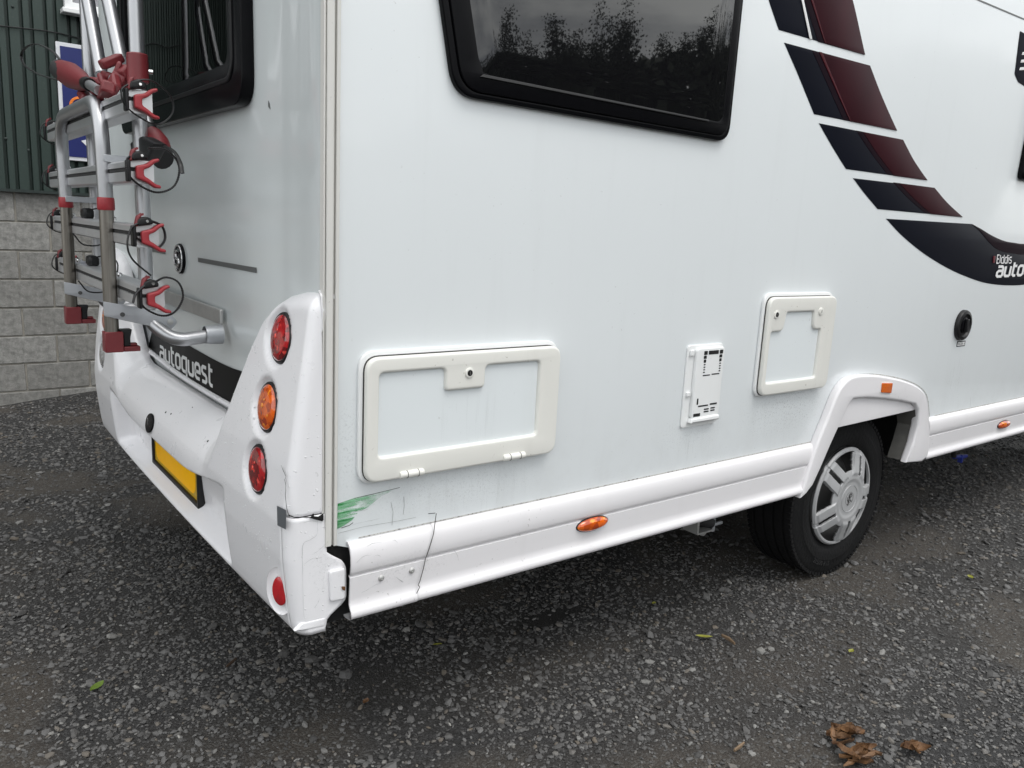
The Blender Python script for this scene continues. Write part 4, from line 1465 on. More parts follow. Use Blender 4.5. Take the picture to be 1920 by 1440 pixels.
slot(0.62, 0.172, 0.88, 0.196)
for k in range(2):
    slot(0.42, 0.075 + k * 0.035, 0.60, 0.095 + k * 0.035)
    slot(0.66, 0.080 + k * 0.035, 0.82, 0.100 + k * 0.035)
slot(0.06, 0.03, 0.30, 0.075)
obj("vent_lip", MB().plate(rpoly([(cx0 - 0.006, z0 + 0.016), (cx1, z0 + 0.016), (cx1 - 0.004, z0 + 0.032), (cx0, z0 + 0.030)], 0.004), [], 0.019, 0.004, sxf(-0.005)), 'white', vt)

# --- black water inlet and its little sticker
cx_, cz_ = S(1807, 610, -0.01)
wi = obj("water_inlet", MB().lathe([(0.066, 0.0), (0.066, 0.010), (0.062, 0.016), (0.050, 0.019), (0.046, 0.012), (0.044, 0.010), (0.0, 0.010)], (cx_, -0.0005, cz_), (0, -1, 0), 44), 'blackplastic', mh)
obj("inlet_cap", MB().lathe([(0.034, 0.008), (0.034, 0.014), (0.028, 0.017), (0.0, 0.016)], (cx_, -0.0005, cz_), (0, -1, 0), 32), 'blackgloss', wi)
obj("cap_grip", MB().box((cx_ - 0.008, -0.030, cz_ - 0.028), (cx_ + 0.008, -0.016, cz_ + 0.028)), 'blackplastic', wi, bevel=0.003)
lx0, lz0 = S(1793, 650)
st_ = obj("water_sticker", MB().plate(rect(lx0, lz0 - 0.001, lx0 + 0.079, lz0 + 0.023, 0.002), [], 0.0010, 0.0002, sxf(0.0)), 'navy', mh)
obj("sticker_field", MB().plate(rect(lx0 + 0.005, lz0 + 0.003, lx0 + 0.074, lz0 + 0.019, 0.001), [], 0.0006, 0.0002, sxf(-0.0011)), 'letterwhite', st_)
tcu = bpy.data.curves.new("tmp", 'FONT')
tcu.body = "WATER  A"
tcu.size = 0.0155
def font_mesh(body, size, xf, name, mat, parent, shear=0, extrude=0.0):
    c = bpy.data.curves.new("tmp", 'FONT')
    c.body = body
    c.size = size
    c.shear = shear
    c.extrude = extrude
    c.align_x = 'LEFT'
    c.resolution_u = 2
    o = bpy.data.objects.new("tmp", c)
    COL.objects.link(o)
    me_ = bpy.data.meshes.new_from_object(o.evaluated_get(bpy.context.evaluated_depsgraph_get()))
    mb = MB().add([xf(*v.co) for v in me_.vertices], [tuple(p.vertices) for p in me_.polygons])
    bpy.data.objects.remove(o)
    bpy.data.curves.remove(c)
    return obj(name, mb, mat, parent, flip=True)
bpy.data.curves.remove(tcu)
font_mesh("WATER  A", 0.0155, lambda a, b, c: (lx0 + 0.007 + a * 0.92, -0.0020 - c, lz0 + 0.0055 + b), "sticker_text", 'navy', st_)

# --- skirts
def skirt_profile():
    # (y, z) from top to bottom: round upper moulding, groove, flat band, rolled lower lip
    return [(0.0, 0.622), (-0.004, 0.6215), (-0.012, 0.617), (-0.018, 0.608), (-0.022, 0.592), (-0.0235, 0.572), (-0.022, 0.556), (-0.0195, 0.548), (-0.0155, 0.5462), (-0.0155, 0.5428), (-0.019, 0.5415),
            (-0.0185, 0.52), (-0.0165, 0.49), (-0.0165, 0.477), (-0.021, 0.468), (-0.0265, 0.461), (-0.0285, 0.453), (-0.026, 0.445), (-0.018, 0.440), (0.0, 0.437), (0.03, 0.437)]
def skirt(name, xa, xb, push=0.0, label=None, xfun=None):
    pr = skirt_profile()
    pr = pr + [(y + 0.0042, z + (0.003 if z < 0.46 else (-0.003 if z > 0.60 else 0))) for (y, z) in pr[::-1]]
    pr.append(pr[0])
    mb = MB()
    n = 40
    mb.grid([[((xa + (xb - xa) * k / n) if xfun is None else xfun(k / n, z), y - push, z) for (y, z) in pr] for k in range(n + 1)])
    return obj(name, mb, 'skirt', mh, sharp=50, label=label)
CRK = [S(u, v, -0.02) for u, v in ((816, 963), (815, 975), (812, 1000), (803, 1030), (797, 1046), (793, 1065), (786, 1090), (783, 1097), (785, 1100), (780, 1112))]
CRz = [p[1] for p in CRK][::-1]
CRx = [p[0] for p in CRK][::-1]
o_ = np.argsort(CRz)
CRz, CRx = [CRz[i] for i in o_], [CRx[i] for i in o_]
def crk_x(z):
    return float(np.interp(z, CRz, CRx))
SKX0 = 0.030
skirt("skirt_end", 0, 0, 0.0025, "cracked end piece of the side skirt", xfun=lambda t, z: SKX0 + (crk_x(z) - 0.0008 - SKX0) * t)
skirt("side_skirt", 0, 0, 0.0, None, xfun=lambda t, z: crk_x(z) + 0.0012 + (float(np.interp(z, [0.437, 0.47, 0.60], [1.800, 1.825, 1.885])) - crk_x(z) - 0.0012) * t)
skirt("side_skirt", 2.70, LEN)
far = MB().grid([[(x, W + 0.02 + (-y - 0.02 if False else 0) - (y + 0.0) * 1.0 - 0.02, z) for (y, z) in skirt_profile()] for x in (0.03, 3.0, LEN)])
obj("side_skirt", far, 'skirt', mh, sharp=50)
gk = [S(u, v, -0.026) for u, v in ((817, 962), (815, 976), (812, 1000), (803, 1030), (797, 1046), (793, 1065), (786, 1090), (783, 1096), (786, 1100), (780, 1112))]
obj("skirt_crack", ribbon3([(a, -0.0285, b) for a, b in gk], 0.0022, (0, -1, 0)), 'crackdark', mh, flip=True)
for (u, v) in ((715, 1084), (772, 1070)):
    x, z = S(u, v, -0.022)
    obj("skirt_screw", MB().lathe([(0.0075, 0.0), (0.0075, 0.002), (0.005, 0.0045), (0.002, 0.0052), (0, 0.0035)], (x, -0.0205, z), (0, -1, 0), 18), 'zinc', mh)
# top sealing line of the skirt
obj("skirt_seal", MB().box((0.06, -0.0012, 0.6225), (1.86, 0.002, 0.6252)), 'seal', mh)
obj("skirt_seal", MB().box((2.78, -0.0012, 0.6225), (LEN - 0.01, 0.002, 0.6252)), 'seal', mh)
# side marker lamps
def marker(u0, v0, u1, v1):
    a, b = S(u0, v0, -0.026), S(u1, v1, -0.026)
    cx, cz = (a[0] + b[0]) / 2, (a[1] + b[1]) / 2
    rx = (b[0] - a[0]) / 2
    bz = obj("side_marker", MB().plate(circ(cx, cz, rx + 0.002, 40, 0.0215), [], 0.006, 0.002, sxf(-0.0160)), 'blackplastic', mh)
    vs, fs = [], []
    n, m = 40, 6
    P_ = []
    for i in range(m + 1):
        f = math.cos(i / m * math.pi / 2)
        P_.append([(cx + rx * f * math.cos(2 * math.pi * k / n), -0.0205 - 0.014 * math.sin(i / m * math.pi / 2), cz + 0.0195 * f * math.sin(2 * math.pi * k / n)) for k in range(n + 1)])
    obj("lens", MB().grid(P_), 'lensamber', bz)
marker(1084, 991, 1142, 976)
marker(1873, 801, 1896, 792)

# --- wheel-arch flange
YA = -0.030
def SA(u, v): return S(u, v, YA)
outer_uv = curve_uv([(1502, 935), (1516, 884), (1533, 832), (1552, 785), (1569, 742), (1584, 718), (1601, 706), (1630, 703), (1662, 706), (1700, 715), (1726, 728), (1739, 748), (1743, 790), (1743, 830), (1739, 855), (1728, 866)], 4)
inner_uv = [(1700, 868), (1713, 830), (1721, 796), (1722, 768), (1716, 758), (1690, 752), (1660, 748), (1625, 746), (1600, 748), (1592, 757), (1574, 798), (1556, 838), (1538, 880), (1524, 910), (1512, 926)]
poly = [SA(*p) for p in outer_uv] + [SA(*p) for p in inner_uv]
obj("wheel_arch", MB().plate(poly, [], 0.034, 0.010, sxf(0.002), 4), 'skirt', mh, sharp=50)
sl_path = [S(u - (1.5 if u < 1600 else 0), v - 1.5, -0.001) for u, v in outer_uv]
obj("arch_seal", ribbon3([(a, -0.0012, b) for a, b in sl_path], 0.004, (0, -1, 0)), 'seal', mh, flip=True)
# deep inner return at the front of the arch
ret = [S(u, v, YA) for u, v in ((1719, 770), (1722, 800), (1713, 832), (1702, 866))]
rr_ = MB().grid([[(a + 0.006, -0.020, b) for a, b in ret], [(a - 0.002, 0.02, b) for a, b in ret], [(a - 0.006, 0.055, b) for a, b in ret]])
obj("arch_return", rr_, 'darkplastic', mh, flip=True)  # mottled dark grey, much darker than the rest of the arch
ret2 = [S(u, v, YA) for u, v in ((1513, 928), (1540, 876), (1574, 798))]
obj("arch_return", MB().grid([[(a - 0.004, -0.020, b) for a, b in ret2], [(a - 0.01, 0.06, b) for a, b in ret2]]), 'skirt', mh, flip=True)
# spat panel closing the top of the opening
sp = [SA(*p) for p in ((1568, 806), (1592, 752), (1604, 744), (1660, 744), (1712, 754), (1723, 768), (1720, 771))]
obj("arch_spat", MB().plate(sp, [], 0.010, 0.002, sxf(-0.004)), 'skirt', mh)
rq = [S(u, v, -0.034) for u, v in ((1654, 718), (1673, 718), (1670, 737), (1652, 736))]
ra = obj("amber_reflector", MB().plate(rpoly(rq, 0.004), [], 0.006, 0.002, sxf(-0.0315)), 'reflamber', mh)
cxm = sum(p[0] for p in rq) / 4
czm = sum(p[1] for p in rq) / 4
obj("reflector_rim", MB().plate(rpoly([(cxm + (p[0] - cxm) * 1.14, czm + (p[1] - czm) * 1.18) for p in rq], 0.004), [], 0.002, 0.0006, sxf(-0.0305)), 'letterwhite', ra)

# --- wheel
def make_wheel(x, yface, z, name="wheel"):
    """yface = outer face of the tyre; wheel axis along y"""
    Rt, Wt = 0.335, 0.215
    c = Vector((x, yface + Wt / 2, z))
    prof = []
    # half profile with grooves: (radius, axial)
    tread = []
    g = [-0.066, -0.022, 0.022, 0.066]
    k = -Wt * 0.40
    tread.append((Rt - 0.012, -Wt * 0.445))
    tread.append((Rt - 0.003, -Wt * 0.40))
    for gx in g:
        tread += [(Rt, gx - 0.006), (Rt - 0.009, gx - 0.004), (Rt - 0.009, gx + 0.004), (Rt, gx + 0.006)]
    tread.append((Rt - 0.003, Wt * 0.40))
    tread.append((Rt - 0.012, Wt * 0.445))
    sw_ = [(0.198, -0.072), (0.205, -0.094), (0.222, -0.102), (0.225, -0.1045), (0.246, -0.1070), (0.268, -0.1073), (0.270, -0.1058), (0.292, -0.103), (0.308, -0.099)]
    prof = sw_ + tread + [(r, -h) for r, h in sw_[::-1]]
    mb = MB().lathe(prof, c, (0, 1, 0), 72)
    wobj = obj(name, mb, 'tyre', mh, sharp=35)
    # tread blocks' cross cuts on the shoulders
    sb = MB()
    for i in range(90):
        a = 2 * math.pi * i / 90
        for sgn in (-1, 1):
            p = c + Vector((math.cos(a) * (Rt - 0.006), sgn * Wt * 0.405, math.sin(a) * (Rt - 0.006)))
            tdir = Vector((-math.sin(a), 0, math.cos(a)))
            rdir = Vector((math.cos(a), 0, math.sin(a)))
            ad = Vector((0, sgn, 0))
            q = [p + tdir * sx * 0.0075 + rdir * sr * 0.006 + ad * sa * 0.012 for sx in (-1, 1) for sr in (-1, 1) for sa in (-1, 1)]
            sb.add(q, [(0, 1, 3, 2), (4, 6, 7, 5), (0, 4, 5, 1), (2, 3, 7, 6), (0, 2, 6, 4), (1, 5, 7, 3)])
    tb_ = obj("tread_blocks", sb, 'tyre', wobj)
    tb_["kind"] = "stuff"
    # steel wheel behind the cover
    obj("steel_rim", MB().lathe([(0.201, 0.012), (0.198, 0.03), (0.190, 0.075), (0.170, 0.095), (0.15, 0.070), (0.12, 0.050), (0.0, 0.050)], Vector((x, yface, z)), (0, 1, 0), 48), 'rim', wobj)
    # wheel cover from a polar grid with the openings left out
    NA, NR = 540, 84
    r_in, r_out = 0.0, 0.203
    def yoff(r, a):
        # height of the cover above the tyre face (negative = outwards)
        base = -0.006 - 0.030 * float(smooth(0.205, 0.075, r)) + 0.004 * float(smooth(0.085, 0.066, r))
        base += 0.010 * float(smooth(0.190, 0.182, r)) * float(smooth(0.10, 0.16, r)) * (0.0 if spoke(r, a) else 0.5)
        if r > 0.196:
            base += (r - 0.196) * 1.2
        return base
    offs = R_(-8)
    def local(a):
        k_ = round((a - offs) / (2 * math.pi / 5))
        return a - offs - k_ * (2 * math.pi / 5)
    def spoke(r, a):
        d = local(a)
        lat = r * math.sin(d)
        return abs(lat) < 0.046
    def hole(r, a):
        d = local(a)
        lat = r * math.sin(d)
        if 0.100 < r < 0.183 and abs(lat) < 0.0085:
            return True
        if 0.118 < r < 0.186 and abs(lat) > 0.0490:
            return True
        return False
    vs, fs = [], []
    rr2 = [0.001] + list(np.linspace(0.01, r_out, NR))
    for r in rr2:
        for k2 in range(NA):
            a = 2 * math.pi * k2 / NA
            d = local(a)
            lat = abs(r * math.sin(d))
            y = yoff(r, a)
            # raised edges of the paired spokes
            if r > 0.09:
                y -= 0.006 * float(smooth(0.0485, 0.0445, lat)) * float(smooth(0.09, 0.11, r)) * float(smooth(0.19, 0.178, r))
                y += 0.004 * float(smooth(0.0105, 0.008, lat)) * float(smooth(0.09, 0.11, r))
            vs.append((x + r * math.cos(a), yface + y, z + r * math.sin(a)))
    for i in range(len(rr2) - 1):
        for k2 in range(NA):
            rm = (rr2[i] + rr2[i + 1]) / 2
            am = 2 * math.pi * (k2 + 0.5) / NA
            if hole(rm, am):
                continue
            k3 = (k2 + 1) % NA
            fs.append((i * NA + k2, i * NA + k3, (i + 1) * NA + k3, (i + 1) * NA + k2))
    cv = obj("wheel_cover", MB().add(vs, [t[::-1] for t in fs]), 'hub', wobj, sharp=28, flip=True)
    s = cv.modifiers.new("solid", 'SOLIDIFY')
    s.thickness = 0.012
    s.offset = -1 if True else 1
    yc = yface - 0.0325
    obj("cap_ring", MB().lathe([(0.057, 0.004), (0.055, 0.0), (0.053, 0.004)], (x, yc - 0.001, z), (0, 1, 0), 48), 'hub', cv)
    # small rearing-animal emblem, embossed
    e = [(-0.012, -0.024), (-0.003, -0.016), (-0.008, -0.006), (0.001, 0.002), (-0.004, 0.012), (0.004, 0.020), (0.012, 0.016)]
    pts = [Vector((x + a * 0.9, yc + 0.001, z + b)) for a, b in e]
    emb = MB().tube(bez(pts, 4), 0.0045, 7)
    emb.tube([Vector((x + 0.001, yc + 0.001, z + 0.006)), Vector((x + 0.014, yc + 0.001, z + 0.006)), Vector((x + 0.018, yc + 0.001, z + 0.011))], 0.0025, 6)
    emb.tube([Vector((x - 0.003, yc + 0.001, z - 0.006)), Vector((x + 0.012, yc + 0.001, z - 0.008)), Vector((x + 0.015, yc + 0.001, z - 0.016))], 0.0028, 6)
    emb.tube([Vector((x - 0.008, yc + 0.001, z - 0.010)), Vector((x - 0.016, yc + 0.001, z - 0.002)), Vector((x - 0.013, yc + 0.001, z + 0.008))], 0.002, 6)
    obj("cap_emblem", emb, 'rim', cv)
    obj("emblem_edge", MB().lathe([(0.028, 0.002), (0.0272, 0.0), (0.026, 0.002)], (x, yc - 0.0004, z), (0, 1, 0), 40), 'rim', cv)
    # size marking moulded in the sidewall
    def arc(a0, r0):
        def xf(a, b, c_):
            th = a0 + a / r0
            r = r0 - b
            return (x + r * math.cos(th), yface - 0.0008 - c_, z + r * math.sin(th))
        return xf
    font_mesh("215/70 R15", 0.028, arc(R_(-122), 0.290), "size_marking", 'rubber', wobj, 0, 0.001)
    return wobj
WXZ = S(1593, 931, 0.030)
make_wheel(WXZ[0], 0.062, 0.335)
# the other rear and the front wheels: same parts, turned or shifted
first = [o for o in mh.children if o.name.startswith("wheel") and o.name == "wheel"][0]
def copy_tree(o, parent, mat):
    c = o.copy()
    COL.objects.link(c)
    c.parent = parent
    if parent is mh:
        c.matrix_parent_inverse = Matrix.Translation(-ORIG[mh.name])
        c.matrix_basis = mat
    for ch in list(o.children):
        copy_tree(ch, c, mat)
    return c
copy_tree(first, mh, Matrix.Translation((3.05, 0, 0)))
copy_tree(first, mh, Matrix.Translation((2.237, YC, 0)) @ Matrix.Rotation(math.pi, 4, 'Z') @ Matrix.Translation((-2.237, -YC, 0)))
obj("damper", MB().tube([(2.36, 0.26, 0.36), (2.50, 0.30, 0.72)], 0.022, 10), 'under', mh)
obj("brake_hose", MB().tube(bez([(2.42, 0.24, 0.55), (2.49, 0.22, 0.48), (2.50, 0.24, 0.40), (2.44, 0.26, 0.36)], 6), 0.006, 8), 'plate_grey', mh)

# --- things hanging under the skirt
px, py = 1.46, 0.22
sx_, sz_ = _on(1, 1312, 985, 0.2)[0], _on(1, 1312, 985, 0.2)[2]
sl_ = obj("steady_leg", MB().box((sx_ - 0.05, 0.17, sz_ - 0.01), (sx_ - 0.04, 0.24, 0.46)), 'zinc', mh)
obj("leg_tube", MB().tube([(sx_ - 0.045, 0.20, sz_ + 0.035), (sx_ + 0.05, 0.19, sz_ + 0.003)], 0.020, 14), 'rubber', sl_)
obj("leg_bracket", MB().box((sx_ - 0.05, 0.165, sz_ - 0.016), (sx_ + 0.03, 0.235, sz_ - 0.010)), 'zinc', sl_)
obj("wing_nut", MB().box((sx_ + 0.05, 0.185, sz_ - 0.012), (sx_ + 0.115, 0.197, sz_ - 0.001)).box((sx_ + 0.05, 0.18, sz_ - 0.03), (sx_ + 0.065, 0.20, sz_ + 0.04)), 'plate_grey', sl_, bevel=0.003)
obj("drain_bolt", MB().lathe([(0.014, 0), (0.014, 0.02), (0.008, 0.03), (0, 0.03)], (sx_ + 0.02, 0.2, sz_ - 0.012), (0, 0, -1), 12), 'zinc', sl_)
bp = _on(1, 1800, 858, 0.35)
bt = obj("drain_tap", MB().tube([(bp[0] - 0.08, 0.35, bp[2] + 0.015), (bp[0] + 0.05, 0.35, bp[2])], 0.011, 12), 'blue', mh)
obj("tap_lever", MB().box((bp[0] - 0.006, 0.335, bp[2] - 0.028), (bp[0] + 0.008, 0.36, bp[2] + 0.018)).box((bp[0] + 0.02, 0.34, bp[2] - 0.006), (bp[0] + 0.075, 0.355, bp[2] + 0.010)), 'blue', bt, bevel=0.003)
obj("tap_pipe", MB().tube([(bp[0] - 0.08, 0.35, bp[2] + 0.015), (bp[0] - 0.12, 0.36, bp[2] + 0.2)], 0.014, 10), 'under', bt)

# --- scrape and scratches on the side panel
gp = [S(u, v) for u, v in ((633, 945), (660, 935), (700, 926), (748, 914), (715, 930), (690, 950), (670, 962), (660, 975), (645, 985), (632, 992))]
obj("green_scrape", MB().plate(gp, [], 0.0007, 0.0002, sxf(-0.0004)), 'scrape', mh)
def scratch(uvs, w=0.0012, mat='scratch', y=-0.0008):
    obj("scratch", ribbon3([(*S(u, v, y)[:1], y, S(u, v, y)[1]) for u, v in uvs], w, (0, -1, 0)), mat, mh, flip=True)
scratch([(633, 945), (665, 934), (705, 925), (750, 914)], 0.0012, 'crackdark')
scratch([(733, 942), (737, 960), (735, 985)], 0.0012)
scratch([(757, 931), (758, 948), (756, 965)], 0.0014)
scratch([(634, 1000), (680, 988), (740, 978), (780, 970)], 0.001)
scratch([(803, 963), (816, 962)], 0.0016, 'crackdark')
scratch([(640, 990), (655, 985), (662, 980)], 0.0016, 'crackdark')
scratch([(1820, 745), (1819, 766)], 0.0012)
def grime_mat(name, col, thr, strength, sc=(1, 1, 1), scale=95):
    t = NT(name)
    t.color(col)
    t.set(Roughness=0.8)
    sp = t.n("ShaderNodeSeparateXYZ")
    t.l(t.tc.outputs["Generated"], sp.inputs[0])
    def hump(o):
        a = t.math('MULTIPLY', t.math('MULTIPLY', o, t.math('SUBTRACT', 1.0, o)), 4.0)
        return a
    f = t.math('MULTIPLY', hump(sp.outputs["X"]), t.math('POWER', hump(sp.outputs["Z"]), 1.2))
    n = t.ramp(t.noise(scale, 5, t.mapv(sc), 0.75), thr, thr + 0.16)
    f = t.math('MULTIPLY', t.math('MULTIPLY', f, n), strength)
    tr = t.n("ShaderNodeBsdfTransparent")
    ms = t.n("ShaderNodeMixShader")
    t.l(f, ms.inputs[0])
    out = [q for q in t.t.nodes if q.type == 'OUTPUT_MATERIAL'][0]
    t.l(tr.outputs[0], ms.inputs[1])
    t.l(t.b.outputs[0], ms.inputs[2])
    t.l(ms.outputs[0], out.inputs["Surface"])
    return t.m
M['grime'] = grime_mat('speckled_grime', (0.24, 0.23, 0.21), 0.53, 0.24, scale=150)
M['drips'] = grime_mat('drip_streaks', (0.34, 0.33, 0.30), 0.52, 0.09, (14, 1, 0.7), 6)
def grime(x0, z0, x1, z1, mat='grime', y=-0.0006):
    g = MB().add([(x0, y, z0), (x1, y, z0), (x1, y, z1), (x0, y, z1)], [(0, 1, 2, 3)])
    obj("grime_patch", g, mat, mh, flip=True)
grime(1.38, 0.66, 1.98, 0.86)
grime(1.50, 0.74, 1.86, 0.83)
grime(0.006, 0.70, 0.056, 0.98)
grime(0.06, 0.64, 0.62, 0.77)
grime(1.02, 0.68, 1.34, 0.79)
grime(0.15, 0.62, 0.60, 0.752, 'drips')
grime(1.10, 0.62, 1.30, 0.76, 'drips')
grime(1.48, 0.62, 1.86, 0.83, 'drips')
grime(2.84, 0.64, 3.00, 0.92, 'drips')
grime(0.24, 0.80, 0.44, 0.95, 'drips', -0.0189)
grime(0.05, 0.50, 0.30, 0.58, 'grime', -0.0288)
grime(-0.07, 0.50, 0.02, 0.64, 'grime', -0.0128)
def scuff(uvs, w, y):
    pts = curve_uv(uvs, 4)
    r = random.Random(int(uvs[0][0]))
    pts = [(u + r.uniform(-.5, .5), v + r.uniform(-.6, .6)) for u, v in pts]
    ws = [w * r.uniform(0.25, 1.0) * (0.35 + 0.65 * math.sin(math.pi * (k + 0.5) / len(pts))) for k in range(len(pts))]
    obj("scratch", ribbon3([(S(u, v, y)[0], y, S(u, v, y)[1]) for u, v in pts], ws, (0, -1, 0)), 'scratch', mh, flip=True)
for uvs, w in (([(688, 1024), (700, 1019), (716, 1016)], .0012), ([(668, 1056), (680, 1044), (697, 1040)], .0010), ([(700, 1043), (708, 1041), (714, 1044)], .0009), ([(742, 1082), (750, 1088), (757, 1091)], .0016), ([(690, 1012), (712, 1006), (735, 1003)], .0009), ([(735, 1012), (742, 1014), (746, 1018)], .0010)):
    scuff(uvs, w, -0.0275)
for uvs, w in (([(678, 1112), (692, 1104), (712, 1093)], .0011), ([(745, 1083), (753, 1090), (757, 1092)], .0018), ([(850, 1030), (857, 1040), (860, 1052)], .0014)):
    scuff(uvs, w, -0.0222)
for uvs, w in (([(595, 974), (595, 1000), (582, 1012), (569, 1019), (567, 1036), (568, 1100), (570, 1160)], .0011), ([(585, 1040), (600, 1030), (612, 1018)], .0010), ([(570, 1058), (585, 1048), (600, 1046)], .0010), ([(590, 1140), (596, 1130), (600, 1122)], .0012), ([(560, 982), (580, 978), (598, 979)], .0007), ([(625, 1075), (630, 1088), (633, 1096)], .0010)):
    scuff(uvs, w, -0.0125)
for uvs, w in (([(640, 972), (662, 962), (690, 955)], .0010), ([(655, 985), (690, 977), (712, 972)], .0008), ([(672, 950), (690, 940), (705, 937)], .0008)):
    scuff(uvs, w, -0.0010)

# ================================================================== BIKE RACK
rk = thing("bike_rack", (-0.2, 1.09, 0.96), "aluminium bicycle rack with red clamps folded up against the motorhome rear", "bike rack")
TR = 0.0185
PN, PF = 0.775, 1.405      # near and far posts, y
XP = -0.190
for y in (PN, PF):
    obj("post", MB().tube([(XP, y, 1.02), (XP, y, 2.55)], TR, 20), 'alu', rk)
# bottom hoop to the wall
for y, yw_ in ((PN, 0.715), (PF, 1.47)):
    pth = fillet([(XP, y, 1.055), (XP + 0.010, y - 0.01 if yw_ < 1 else y + 0.01, 1.020), (XP + 0.055, yw_, 0.978), (-0.02, yw_, 0.992)], 0.06, 10)
    o = obj("wall_tube", MB().tube(pth, TR, 18), 'alu', rk)
    obj("wall_foot", MB().lathe([(0.024, -0.012), (0.026, 0.0), (0.027, 0.035)], (-0.045, yw_, 0.992), (1, 0, 0), 24), 'plate_grey', o)
obj("wall_bar", MB().box((-0.016, 0.71, 1.020), (-0.006, 1.47, 1.062)), 'zinc', rk, bevel=0.003)
# U-frame
XL = -0.279
NL, FL = 0.775, 1.385
zc_ = 1.35
up = fillet([(XL, NL, zc_), (XL - 0.004, NL, 1.592), (XL - 0.004, FL, 1.592), (XL, FL, zc_)], 0.21, 16)
obj("hoop", MB().tube(up, TR, 20), 'alu', rk)
for y in (NL, FL):
    obj("collar", MB().tube([(XL, y, 1.318), (XL, y, 1.322), (XL, y, 1.346), (XL, y, 1.350)], [0.0195, 0.0212, 0.0205, 0.0195], 20), 'redbright', rk)
    obj("lower_leg", MB().tube([(XL, y, 0.985), (XL, y, 1.32)], 0.0175, 20), 'stainless', rk)
    ft = MB().box((XL - 0.021, y - 0.020, 0.948), (XL + 0.024, y + 0.020, 1.003))
    ft.box((XL + 0.024, y - 0.016, 0.948), (XL + 0.066, y + 0.016, 0.962))
    ft.box((XL + 0.034, y - 0.009, 0.962), (XL + 0.060, y + 0.009, 0.970))
    f_ = obj("foot", ft, 'red', rk, bevel=0.0025)
    obj("foot_pad", MB().plate(rpoly([(XL + 0.025, 0.963), (XL + 0.042, 0.963), (XL + 0.042, 0.985), (XL + 0.047, 1.008), (XL + 0.014, 1.008), (XL + 0.025, 0.995)], 0.003), [], 0.030, 0.003, sxf(y + 0.015)), 'blackplastic', f_)
    yp = y - 0.022
    hp = rpoly([(XL - 0.022, 1.047), (XL - 0.022, 1.085), (XL + 0.06, 1.068), (-0.136, 1.048), (-0.116, 1.027), (-0.136, 1.004), (XL + 0.07, 1.022)], [0.003, 0.003, 0.02, 0.016, 0.016, 0.016, 0.02], 4)
    h_ = obj("hinge_plate", MB().plate(hp, [], 0.005, 0.001, sxf(yp)), 'plate_grey', rk)
    obj("plate_bolt", MB().lathe([(0.006, 0), (0.006, 0.003), (0, 0.0035)], (XL + 0.022, yp - 0.005, 1.050), (0, -1, 0), 12), 'rim', h_)
    obj("plate_bolt", MB().lathe([(0.008, 0), (0.008, 0.003), (0.004, 0.004), (0, 0.004)], (-0.138, yp - 0.005, 1.027), (0, -1, 0), 14), 'zinc', h_)
    zs_ = 1.447 if y == NL else 1.345
    st2 = MB().box((XL - 0.004, y - 0.024, zs_ - 0.009), (XP + 0.005, y - 0.020, zs_ + 0.009))
    obj("strut", st2, 'plate_grey', rk, bevel=0.001)

